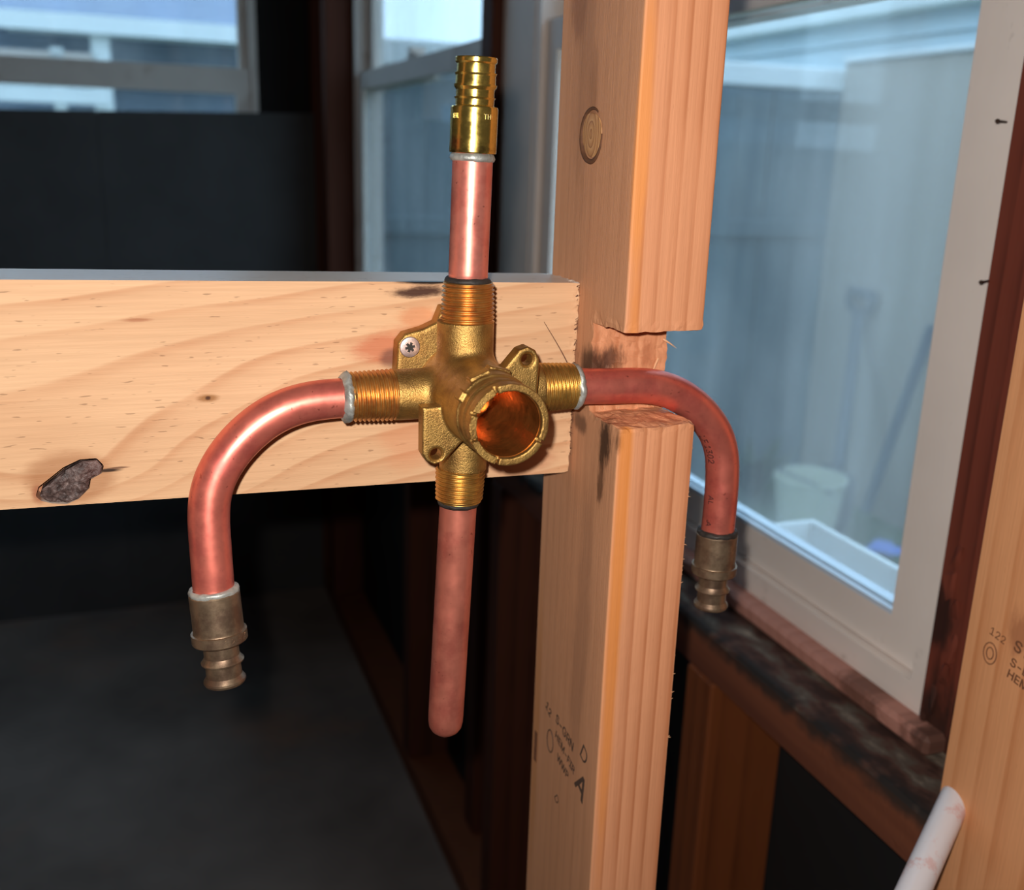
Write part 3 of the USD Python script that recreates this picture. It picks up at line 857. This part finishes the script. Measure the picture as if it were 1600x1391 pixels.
bv, bf = surface_nets(body, (-34, -59, -36), (36, 29, 35), 0.62)
bmesh = trimesh.Trimesh(bv / 1000 + C, bf, process=False)
vb = part(valve, "valve_body", bmesh, "brass_cast", 42)
part(vb, "bore_lining", lathe([(0.0, 0.01295), (0.044, 0.01295), (0.044, 0.0118), (0.0, 0.0118)], C + [0, -0.0535, 0], [0, 1, 0], 72).__class__(
    *(lambda t: (t.vertices, t.faces))(cat(lathe([(0.0, 0.0128), (0.0, 0.01255), (0.0515, 0.01255)], C + [0, -0.0535, 0], [0, 1, 0], 72),
                                           lathe([(0.0515, 0.01255), (0.0515, 0.0065), (0.056, 0.0065), (0.056, 0)], C + [0, -0.0535, 0], [0, 1, 0], 72)))), "brass_bore", 40,
     label="orange oily inside of the valve's open bore")


def thread(o, d, length, r, mat, pitch=0.00181, depth=0.00095, taper=0.0006, phase=0.0):
    u, w, d = frame_of(d)
    nt, nl = 72, int(length / pitch * 10)
    th = np.linspace(0, 2 * math.pi, nt, endpoint=False)
    s = np.linspace(0, length, nl)
    T, S_ = np.meshgrid(th, s)
    ph = (S_ / pitch - T / (2 * math.pi) + phase) % 1.0
    tri = np.clip(np.abs(ph - 0.5) * 2.4 - 0.1, 0, 1)
    fade = np.clip(np.minimum(S_, length - S_) / (0.5 * pitch), 0, 1)
    R_ = r - taper * S_ / length - depth * np.maximum(tri, 1 - fade)
    V = np.asarray(o) + S_[..., None] * d + R_[..., None] * (np.cos(T)[..., None] * u + np.sin(T)[..., None] * w)
    v = V.reshape(-1, 3)
    f = []
    for i in range(nl - 1):
        for j in range(nt):
            a, b = i * nt + j, i * nt + (j + 1) % nt
            f += [(a, b, b + nt), (a, b + nt, a + nt)]
    k = len(v)
    v = np.vstack([v, np.asarray(o), np.asarray(o) + d * length])
    for j in range(nt):
        f += [(k, (j + 1) % nt, j), (k + 1, (nl - 1) * nt + j, (nl - 1) * nt + (j + 1) % nt)]
    part(valve, "threaded_end", trimesh.Trimesh(v, f, process=False), mat, 50)


def P(x, y, z):
    return C + np.array([x, y, z]) / 1000


thread(P(0.7, 0, 28.6), (0.01, 0, 1), 0.0166, 0.0112, "brass_thread_orange")
thread(P(-29.6, 0, 0), (-1, 0, 0), 0.0186, 0.0107, "brass_thread_orange")
thread(P(32.6, 0, 0), (1, 0, 0), 0.0165, 0.0106, "brass_thread")
thread(P(-1.0, 0, -33.0), (-0.035, 0, -1), 0.0146, 0.0107, "brass_thread")


def solder_ring(o, d, r, t=0.0012, length=0.003, parent=None, mat="solder", lump=0.0005, seed=1):
    n = 60
    prof_ = [(-length * 0.5, r - 0.0008), (-length * 0.4, r + t * 0.6), (-length * 0.1, r + t), (length * 0.2, r + t * 0.7), (length * 0.5, r + t * 0.1), (length * 0.5, r - 0.0008)]
    m_ = lathe(prof_, o, d, n)
    v = np.asarray(m_.vertices)
    nn = np.stack([meshkit.fbm(v * 420, 2, seed + k) - 0.5 for k in range(3)], 1)
    return part(parent or valve, "solder_joint", trimesh.Trimesh(v + nn * 2 * lump, m_.faces, process=False), mat, True)


RP = 0.00794
# riser
up = np.array([1.0, 0, 48.5]); up /= np.linalg.norm(up)
r0, r1 = P(0.6, 0, 43.5), P(1.7, 0, 98)
rp = part(valve, "copper_pipe", tube(np.linspace(r0, r1, 12), RP, 56), "copper_bright", True, label="short copper riser pointing up")
solder_ring(P(0.6, 0, 45.8), up, RP + 0.0006, 0.0010, 0.0026, rp, "flux_and_shade", 0.0004, 2)
solder_ring(P(1.55, 0, 93.4), up, RP - 0.0002, 0.0011, 0.0034, rp, "solder", 0.0004, 5)
# bends
left = [P(-46, 0, -0.1), P(-52, 0, -0.3), P(-64.7, 0, -1.3), P(-77.0, -0.5, -5.0), P(-88.2, -1.2, -12.4), P(-97.0, -2.3, -22.0), P(-102.4, -3.6, -32.5), P(-104.3, -5.2, -43.0), P(-104.4, -7.0, -55.5), P(-104.2, -9, -70.5), P(-104.1, -9.6, -75)]
lp = part(valve, "copper_pipe", tube(spline(left, 90), RP, 56), "copper_bend", True, label="copper pipe bending down on the left")
solder_ring(P(-49.3, 0, 0), (-1, 0, 0), RP + 0.0008, 0.0018, 0.0040, lp, "solder", 0.0007, 7)
rightp = [P(47, 0, -0.3), P(52, 0, -0.4), P(68.5, 0, -1.0), P(87.5, 0, -2.2), P(102.5, 0.2, -7.6), P(116.5, 0.5, -18.6), P(125.6, 1, -33), P(128.0, 1, -46), P(128.5, 1, -61.7), P(128.4, 1, -73), P(128.3, 1, -78)]
rpp = part(valve, "copper_pipe", tube(spline(rightp, 90), RP - 0.0001, 56), "copper_bend", True, label="copper pipe bending down on the right, through the stud's notch")
solder_ring(P(50.0, 0, -0.4), (1, 0, 0), RP + 0.0006, 0.0015, 0.0034, rpp, "solder", 0.0006, 9)
# capped stub
dnv = P(-6.0, 0, -156) - P(-1.6, 0, -46.0); dnv /= np.linalg.norm(dnv)
L = 0.1085
capp = [(0, RP)] + [(s, RP) for s in np.linspace(0.01, L - 0.005, 8)] + [(L - 0.0015, RP * 0.985), (L + 0.001, RP * 0.93), (L + 0.003, RP * 0.78), (L + 0.0046, RP * 0.52), (L + 0.0054, RP * 0.26), (L + 0.0064, RP * 0.18), (L + 0.0068, 0)]
sp2 = part(valve, "copper_pipe", lathe(capp, P(-1.6, 0, -46.0), dnv, 56), "copper_dull", True, label="closed copper stub hanging below the valve")
solder_ring(P(-1.75, 0, -48.3), dnv, RP + 0.0004, 0.0008, 0.0024, sp2, "flux_and_shade", 0.0004, 11)


# pipe-end fittings
def ring_text(parent, text, o, d, r, ang0, height, mat, name="lettering", flip=1):
    u, w, d = frame_of(d)
    t = meshkit.text_mesh(text, height, 0.00016)
    v = np.asarray(t.vertices)
    a = ang0 + flip * v[:, 0] / r
    rad = r - 0.00004 + v[:, 2]
    q = np.asarray(o) + (flip * v[:, 1])[:, None] * d + rad[:, None] * (np.cos(a)[:, None] * u + np.sin(a)[:, None] * w)
    return part(parent, name, trimesh.Trimesh(q, t.faces, process=False), mat)


tf = [(0, RP - 0.0006), (0, 0.0090), (0.0005, 0.0092), (0.0165, 0.0092), (0.0172, 0.0089), (0.0174, 0.0078), (0.0176, 0.0075), (0.0198, 0.0075), (0.0204, 0.0079), (0.0206, 0.0080), (0.0207, 0.0074), (0.0232, 0.0074), (0.0244, 0.0082),
      (0.0252, 0.0083), (0.0253, 0.0078), (0.0284, 0.0077), (0.0292, 0.0081), (0.0294, 0.0081), (0.0295, 0.0074), (0.0326, 0.0074), (0.0332, 0.0080), (0.0346, 0.0081), (0.0350, 0.0079), (0.0350, 0.0066), (0.0345, 0.0060), (0.012, 0.0060)]
ft = part(valve, "pipe_fitting", lathe(tf, P(1.6, 0, 95), up, 72), "brass_bright", 25, label="bright brass barbed tube fitting on top of the riser")
ud, wd, _ = frame_of(up)
angle = lambda dirv: math.atan2(np.dot(dirv, wd), np.dot(dirv, ud))
ring_text(ft, "THG", P(1.6, 0, 107.6), up, 0.0092, angle((0.12, -0.99, 0)), 0.0018, "brass_letter")
ring_text(ft, "F1", P(1.6, 0, 107.6), up, 0.0092, angle((-0.972, -0.236, 0)), 0.0018, "brass_letter")
fl_ = [(0, 0.0083), (0.0007, 0.0088), (0.0016, 0.0090)]
patch = lathe([(0.0004, 0.00926), (0.0068, 0.00926)], P(1.6, 0, 95), up, 72)


def end_fitting(o, d, lab, ring_mat, seed):
    f_ = [(-0.0004, RP - 0.0006), (-0.0004, 0.0092), (0.0004, 0.0098), (0.0152, 0.0098), (0.0158, 0.0100), (0.0160, 0.0108), (0.0198, 0.0108), (0.0203, 0.0104), (0.0204, 0.0072), (0.0215, 0.0069), (0.0262, 0.0069), (0.0275, 0.0076),
          (0.0284, 0.0084), (0.0290, 0.0083), (0.0291, 0.0072), (0.0300, 0.0069), (0.0345, 0.0070), (0.0362, 0.0082), (0.0370, 0.0083), (0.0380, 0.0078), (0.0382, 0.0062), (0.030, 0.0058), (0.010, 0.0058)]
    p = part(valve, "pipe_fitting", lathe(f_, o, d, 72), "brass_tarnished", 25, label=lab)
    solder_ring(np.asarray(o) - np.asarray(d) * 0.0004, d, 0.0088, 0.0010, 0.0034, p, ring_mat, 0.0006, seed)
    return p


dl = np.array([0.06, -0.10, -1.0]); dl /= np.linalg.norm(dl)
lf = end_fitting(P(-104.1, -9.4, -73.5), dl, "tarnished brass fitting at the end of the left pipe", "solder", 21)
u_, w_, _ = frame_of(dl)
ring_text(lf, "1/2 PEX", P(-104.1, -9.4, -73.5) + dl * 0.0189, dl, 0.0108, math.atan2(np.dot((0.1, -1, 0), w_), np.dot((0.1, -1, 0), u_)), 0.0021, "brass_tarnished", flip=-1)
dr = np.array([0.0, 0, -1.0])
rf = end_fitting(P(128.3, 1, -76.0), dr, "tarnished brass fitting at the end of the right pipe", "flux_and_shade", 31)

# screw in the upper left ear
se = (at(641, 543, Y=0.4105) - C) * 1000
so, sd = P(se[0], 16.9, se[2]), np.array([0, -1.0, 0])
head = to_m(lathe([(-0.002, 0.0), (-0.002, 0.002), (0.0, 0.0043), (0.0007, 0.0044), (0.0013, 0.0041), (0.0016, 0.003), (0.00165, 0)], (0, 0, 0), (0, 0, 1), 48).process())if False else None
hm = mf.Manifold.revolve(mf.CrossSection([[(0, -0.002), (0.002, -0.002), (0.0042, 0.0), (0.0044, 0.0006), (0.0041, 0.0011), (0.0030, 0.00135), (0, 0.0014)]]), 48)
for k in range(3):
    hm = hm - mf.Manifold.cube([0.0042, 0.0011, 0.0024], True).rotate([0, 0, 60 * k + 12]).translate([0, 0, 0.0014])
hm = hm - mf.Manifold.cylinder(0.0024, 0.0012, 0.0014, 24).translate([0, 0, 0.0004])
hm = hm.rotate([90, 0, 0]).translate(so.tolist())
LAST_SCREW = part(valve, "mounting_screw", hm, "zinc_screw", 30, label="steel screw head with a star recess in the upper left ear")

st_ = mf.Manifold()
for k in range(3):
    st_ = st_ + mf.Manifold.cube([0.0041, 0.0010, 0.0009], True).rotate([0, 0, 60 * k + 12])
st_ = (st_ + mf.Manifold.cylinder(0.0009, 0.00115, 0.00115, 24, True)).translate([0, 0, 0.00045]).rotate([90, 0, 0]).translate(so.tolist())
part(LAST_SCREW, "recess_shade", st_, "flux_and_shade")  # dark star set in the recess as painted shade

# ------------------------------------------------------------------ printed marks
def flat_text(parent, text, o, ex, ey, height, mat, name="stamp", bold=False, lift=0.00006):
    t = meshkit.text_mesh(text, height, 0.00008, bold)
    ex, ey = np.asarray(ex, float), np.asarray(ey, float)
    ex /= np.linalg.norm(ex); ey /= np.linalg.norm(ey)
    n = np.cross(ex, ey)
    v = np.asarray(t.vertices)
    return part(parent, name, trimesh.Trimesh(np.asarray(o) + v[:, :1] * ex + v[:, 1:2] * ey + (v[:, 2:] + lift) * n, t.faces, process=False), mat)


# grade stamp on the stud's side face: lines running down and towards the room
def on_side(px, py):
    return at(px, py, X=SXL)


for text, a, b, h_, bold in (("12", (852, 1102), (866, 1138), 0.0046, True), ("S-GRN", (868, 1126), (910, 1202), 0.0050, True), ("HEM-FIR", (867, 1150), (902, 1222), 0.0042, True), ("WWP", (870, 1186), (893, 1230), 0.0042, True),
                       ("D", (905, 1176), (917, 1206), 0.0085, False), ("A", (897, 1222), (914, 1266), 0.0125, True), ("D", (866, 1243), (872, 1268), 0.0050, False)):
    p, q = on_side(*a), on_side(*b)
    ex = q - p
    ex[0] = 0
    ex /= np.linalg.norm(ex)
    ey = np.cross((-1.0, 0, 0), ex)
    flat_text(ns, text, p, ex, ey, h_, "ink", bold=bold)
rc = on_side(860, 1158)
th = np.linspace(0, 2 * math.pi, 40)
part(ns, "stamp", tube(np.array([(SXL - 0.0001, rc[1] + 0.004 * math.cos(a), rc[2] + 0.0062 * math.sin(a)) for a in th]), 0.00035, 6, False), "ink")
pm = on_side(837, 1165)
part(ns, "stamp", box(SXL - 0.00012, SXL + 0.0001, pm[1] - 0.0018, pm[1] + 0.0018, pm[2] - 0.0095, pm[2] + 0.0085), "ink_brown")
# stamp on the pale stud
def on_pale(px, py):
    return at(px, py, X=WXI)


p, q = on_pale(1545, 989), on_pale(1572, 1010)
ex = q - p; ex[0] = 0; ex /= np.linalg.norm(ex)
ey = np.cross((-1.0, 0, 0), ex)
flat_text(ps, "122", p, ex, ey, 0.0042, "ink_brown")
for text, a, h_ in (("S-DRY", (1577, 1038), 0.0045), ("HEM-FIR", (1572, 1056), 0.0045), ("STAND", (1582, 1014), 0.006)):
    flat_text(ps, text, on_pale(*a), ex, ey, h_, "ink_brown", bold=True)
rc = on_pale(1547, 1021)
part(ps, "stamp", cat(tube(np.array([(WXI - 0.0001, rc[1] + 0.0042 * math.cos(a), rc[2] + 0.0058 * math.sin(a)) for a in th]), 0.0003, 6, False),
                      tube(np.array([(WXI - 0.0001, rc[1] + 0.0022 * math.cos(a), rc[2] + 0.0032 * math.sin(a)) for a in th]), 0.0003, 6, False)), "ink_brown")
# handwriting-like print on the right pipe, running down its inner side
path = spline(rightp, 200)
seg = np.r_[0, np.cumsum(np.linalg.norm(np.diff(path, axis=0), axis=1))]


yh = np.array([0, 1.0, 0])
grad = np.gradient(path, axis=0)
grad /= np.linalg.norm(grad, axis=1, keepdims=True)


def pipe_text(text, z_rel, height, ang):
    t = meshkit.text_mesh(text, height, 0.00006)
    v = np.asarray(t.vertices)
    k0 = np.argmin(np.abs(path[:, 2] - (C[2] + z_rel)) + 0.0005 * (path[:, 0] < C[0] + 0.08) * 1000)
    s_ = seg[k0] + v[:, 0]
    c_ = np.stack([np.interp(s_, seg, path[:, k]) for k in range(3)], 1)
    T = np.stack([np.interp(s_, seg, grad[:, k]) for k in range(3)], 1)
    outer = np.cross(T, yh)
    outer /= np.linalg.norm(outer, axis=1, keepdims=True)
    a = math.radians(ang) + v[:, 1:2] / RP
    q = c_ + (RP - 0.0001 + v[:, 2:3] + 0.00006) * (np.sin(a) * outer - np.cos(a) * yh)
    part(rpp, "print", trimesh.Trimesh(q, t.faces, process=False), "copper_ink")


pipe_text("LF 1302", -0.021, 0.0036, -82)
pipe_text("AL", -0.0555, 0.0028, -78)
pipe_text("A", -0.0685, 0.0028, -78)

# ------------------------------------------------------------------ outside
GZ = H - 1.20
struct("ground", box(-12, 14, -8, 22, GZ - 0.2, GZ) if False else cat(box(WXS + 0.04, 14, -8, 22, GZ - 0.2, GZ), box(-14, WXS + 0.04, YF + 0.04, 22, GZ - 0.2, GZ)), "grass")
fb = thing("plank_fence", "blue-grey plank fence with a pale cap rail, outside the nearest window", "fence", (1.7, 3.25, GZ))
x = 0.75
k = 0
while x < 2.60:
    w = 0.14
    part(fb, "plank", box(x, min(x + w - 0.006, 2.62), 3.25 + 0.004 * (k % 2), 3.272 + 0.004 * (k % 2), GZ, H + 0.24), "fence_blue")
    x += w; k += 1
part(fb, "cap_rail", box(0.75, 2.62, 3.235, 3.30, H + 0.24, H + 0.315, 0.006), "white_out")
part(fb, "rail", box(0.75, 2.62, 3.23, 3.25, H - 0.27, H - 0.21, 0.004), "fence_blue")
tan = thing("board_fence", "pale tan board fence with garden tools leaning on it, outside the nearest window", "fence", (2.42, 2.2, GZ))
y = 3.21
while y > 0.4:
    part(tan, "panel", box(2.40, 2.425, y - 0.996, y, GZ, H + 0.33), "fence_tan")
    y -= 1.0
part(tan, "cap_rail", box(2.385, 2.44, 0.3, 3.21, H + 0.33, H + 0.35, 0.005), "white_out")
# shovel with a D-grip, and a plain pole, leaning on the tan fence
sh = thing("shovel", "shovel with a grip handle leaning on the tan fence", "shovel", (2.25, 2.86, GZ))
a, b = at(1342, 490, X=2.37), at(1310, 735, X=2.18)
part(sh, "shaft", tube(np.linspace(b, a, 6), 0.021, 16), "tool_dark", True)
part(sh, "grip", cat(tube(spline([a + [0, -0.055, 0.07], a + [0, -0.05, 0.02], a, a + [0, 0.05, 0.02], a + [0, 0.055, 0.07]], 20), 0.016, 10), tube([a + [0, -0.06, 0.07], a + [0, 0, 0.07], a + [0, 0.06, 0.07]], 0.018, 10)), "tool_dark", True)
d_ = (b - a) / np.linalg.norm(b - a)
bl = [b + d_ * s + np.array([0, q, 0]) + np.array([0.012 * (1 - abs(q) / 0.1), 0, 0]) * t for s, ws in ((0.0, 0.085), (0.1, 0.1), (0.2, 0.06), (0.24, 0.01)) for q in (-ws, 0, ws) for t in (0, 1)]
part(sh, "blade", mf.Manifold.hull_points(np.array(bl)), "tool_dark", 40)
po = thing("garden_pole", "slanted dark pole leaning on the tan fence, right of the shovel", "pole", (2.25, 2.66, GZ))
a2, b2 = at(1449, 530, X=2.36), at(1362, 772, X=2.18)
part(po, "shaft", tube(np.linspace(b2 + (b2 - a2) * 0.12, a2 + (a2 - b2) * 0.08, 6), 0.017, 16), "tool_dark", True)
bk = at(1268, 738, X=2.0)
bt = thing("bucket", "pale plastic bucket on the grass by the tan fence", "bucket", (bk[0], bk[1], GZ))
bo = np.array([bk[0], bk[1], GZ])
part(bt, "body", lathe([(0, 0), (0, 0.085), (0.21, 0.11), (0.215, 0.116), (0.225, 0.116), (0.225, 0.106), (0.02, 0.08), (0.02, 0)], bo, (0, 0, 1), 40), "bucket_pale", 40)
part(bt, "handle", tube(spline([bo + [0, -0.112, 0.2], bo + [-0.08, -0.07, 0.24], bo + [-0.11, 0, 0.25], bo + [-0.08, 0.07, 0.24], bo + [0, 0.112, 0.2]], 20), 0.004, 8), "tool_dark", True)


def leafy(name, label, base_, h_, n, mat, spread, blue=0):
    t = thing(name, label, "plant", base_)
    fs, vs = [], []
    for k in range(n):
        a = RNG.uniform(0, 2 * math.pi); tilt = RNG.uniform(0.1, spread); L_ = h_ * RNG.uniform(0.6, 1.1)
        d = np.array([math.cos(a) * math.sin(tilt), math.sin(a) * math.sin(tilt), math.cos(tilt)])
        s = np.array([-math.sin(a), math.cos(a), 0]) * 0.022
        p0_ = np.asarray(base_) + d * 0.01
        pts_ = [p0_, p0_ + d * L_ * 0.5 + s, p0_ + d * L_ * 0.5 - s, p0_ + d * L_ + [math.cos(a) * 0.03, math.sin(a) * 0.03, -0.03], p0_ + d * L_ * 0.5 - [math.cos(a) * 0.006, math.sin(a) * 0.006, -0.006]]
        i = len(vs); vs += pts_
        fs += [(i, i + 1, i + 4), (i, i + 4, i + 2), (i + 1, i + 3, i + 4), (i + 4, i + 3, i + 2), (i, i + 2, i + 1), (i + 2, i + 3, i + 1)]
    part(t, "foliage", trimesh.Trimesh(vs, fs, process=False), mat)
    for k in range(blue):
        c_ = np.asarray(base_) + [RNG.uniform(-0.05, 0.05), RNG.uniform(-0.05, 0.05), h_ * 0.9]
        pet = [lathe([(-0.006, 0), (-0.004, 0.014), (0.004, 0.014), (0.006, 0)], c_ + 0.02 * np.array([math.cos(q), math.sin(q), 0.2]), (0.2, 0.1, 1), 10) for q in np.arange(5) * 1.2566]
        part(t, "flower", cat(*pet), "petal_blue", True)


leafy("leafy_plant", "dark leafy plant by the fence corner, behind the bucket", (bk[0] + 0.06, bk[1] + 0.42, GZ), 0.26, 40, "leaf_dark", 0.8)
leafy("leafy_plant", "dark weed standing left of the leafy plant, farther from the tan fence", (bk[0] - 0.30, bk[1] + 0.25, GZ), 0.22, 40, "leaf_dark", 0.7)
f1 = at(1345, 822, Z=GZ + 0.1); f2 = at(1392, 808, Z=GZ + 0.1)
leafy("flowering_plant", "low plant with blue flowers left of the window's right jamb, outside", (f1[0] - 0.02, f1[1] - 0.14, GZ), 0.08, 24, "leaf_dark", 1.1, 4)
leafy("flowering_plant", "low plant with the larger blue flower cluster, nearest the window's right jamb, outside", (f2[0] + 0.02, f2[1] - 0.30, GZ), 0.09, 24, "leaf_dark", 1.1, 7)
# open white box on the outside ledge of the nearest window
lb = thing("planter_box", "white open box on the ledge outside the nearest window", "planter", (0.59, 0.66, H - 0.44))
X0, X1, Y0, Y1, ZT = 0.524, 0.664, 0.46, 0.855, H - 0.368
part(lb, "base", box(X0, X1, Y0, Y1, ZT - 0.075, ZT - 0.066), "white_out")
for nm, bx in (("end_wall", (X0, X1, Y1 - 0.008, Y1)), ("end_wall", (X0, X1, Y0, Y0 + 0.008)), ("side_wall", (X1 - 0.008, X1, Y0 + 0.008, Y1 - 0.008)), ("side_wall", (X0, X0 + 0.008, Y0 + 0.008, Y1 - 0.008))):
    part(lb, nm, box(*bx, ZT - 0.066 if nm else 0, ZT if bx[0] > X0 + 0.01 or nm == "end_wall" else ZT - 0.045), "white_out")
struct("trim_1", box(WXS + 0.03, 0.70, 0.40, 1.35, ZT - 0.095, ZT - 0.0755), "white_out")

# pale house behind the tan fence
ph = thing("neighbour_house", "pale blue house wall with a gutter, rising behind the tan fence", "house", (4.1, 4.5, GZ))
zg = at(1380, 18, X=4.0)[2]
z = H - 0.3
part(ph, "wall", box(4.12, 4.3, 1.2, 9.0, GZ, H - 0.3), "house_pale")
while z < zg:
    part(ph, "siding_board", hexa([(x_, y_, z_) for y_ in (1.2, 9.0) for x_, z_ in ((4.08, z), (4.30, z), (4.11, min(z + 0.16, zg)), (4.30, min(z + 0.16, zg)))]), "house_pale")
    z += 0.162
part(ph, "gutter", box(3.96, 4.08, 1.1, 9.1, zg - 0.02, zg + 0.075, 0.01), "white_out")
part(ph, "roof", hexa([(x_, y_, z_) for y_ in (1.05, 9.15) for x_, z_ in ((4.08, zg + 0.02), (7.0, zg + 1.4), (4.08, zg + 0.08), (7.0, zg + 1.48))]), "roof_grey")

# neighbour's house beyond the far window
zf = at(30, 15, Y=6.0)[2]
def same_z(px, py, z):
    return at(px, py, Z=z)
A, B = at(25, 22, Y=6.0), None
zA = A[2]
B = same_z(380, 48, zA)
dv = (B - A); dv[2] = 0; dv /= np.linalg.norm(dv)
nv = np.array([dv[1], -dv[0], 0])
if nv[1] > 0:
    nv = -nv
LEN = float(np.linalg.norm((B - A)[:2])) + 0.5
hs = thing("neighbour_house", "neighbour's blue-grey house with a white roof edge, beyond the far window", "house", (A[0], A[1], GZ))
def obox(o, l, dpt, hgt):
    c_ = [o + dv * a_ - nv * b_ + np.array([0, 0, c0]) for a_ in l for b_ in dpt for c0 in hgt]
    return mf.Manifold.hull_points(np.array(c_))
base_o = np.array([A[0], A[1], 0.0])
zb = at(30, 46, Y=A[1])[2]
part(hs, "fascia", obox(base_o, (-0.05, LEN), (0, 0.14), (zb, zA)), "white_out")
part(hs, "gutter", obox(base_o, (-0.12, LEN), (-0.07, -0.002), (zA - 0.07, zA + 0.015)), "white_out")
HL = float(np.linalg.norm((B - A)[:2])) + 0.45
z = GZ
while z < zb + 0.4:
    part(hs, "siding_board", obox(base_o, (-3.0, HL), (0.55, 0.60), (z, min(z + 0.118, zb + 0.5))), "siding_blue")
    z += 0.12
part(hs, "roof", mf.Manifold.hull_points(np.array([base_o + dv * a_ - nv * b_ + np.array([0, 0, c0]) for a_ in (-0.2, LEN) for b_, c0 in ((-0.03, zA + 0.016), (3.5, zA + 1.6), (3.5, zA + 1.5), (0.6, zA + 0.016))])), "roof_grey")
for px in (157,):
    pp = at(px, 70, Y=A[1])
    s_ = (pp - base_o) @ dv
    part(hs, "porch_post", obox(base_o, (s_ - 0.045, s_ + 0.045), (0.0, 0.09), (GZ, zb + 0.02)), "white_out")
z1_ = at(60, 150, Y=A[1])[2]
part(hs, "porch_rail", obox(base_o, (-0.3, 0.40), (-0.02, 0.04), (z1_ - 0.03, z1_ + 0.05)), "white_out")
part(hs, "porch_rail", obox(base_o, (-0.3, 0.36), (0.0, 0.03), (z1_ + 0.18, z1_ + 0.22)), "porch_tan")
part(hs, "rail_post", obox(base_o, (0.14, 0.20), (0.0, 0.05), (GZ, z1_ + 0.24)), "white_out")
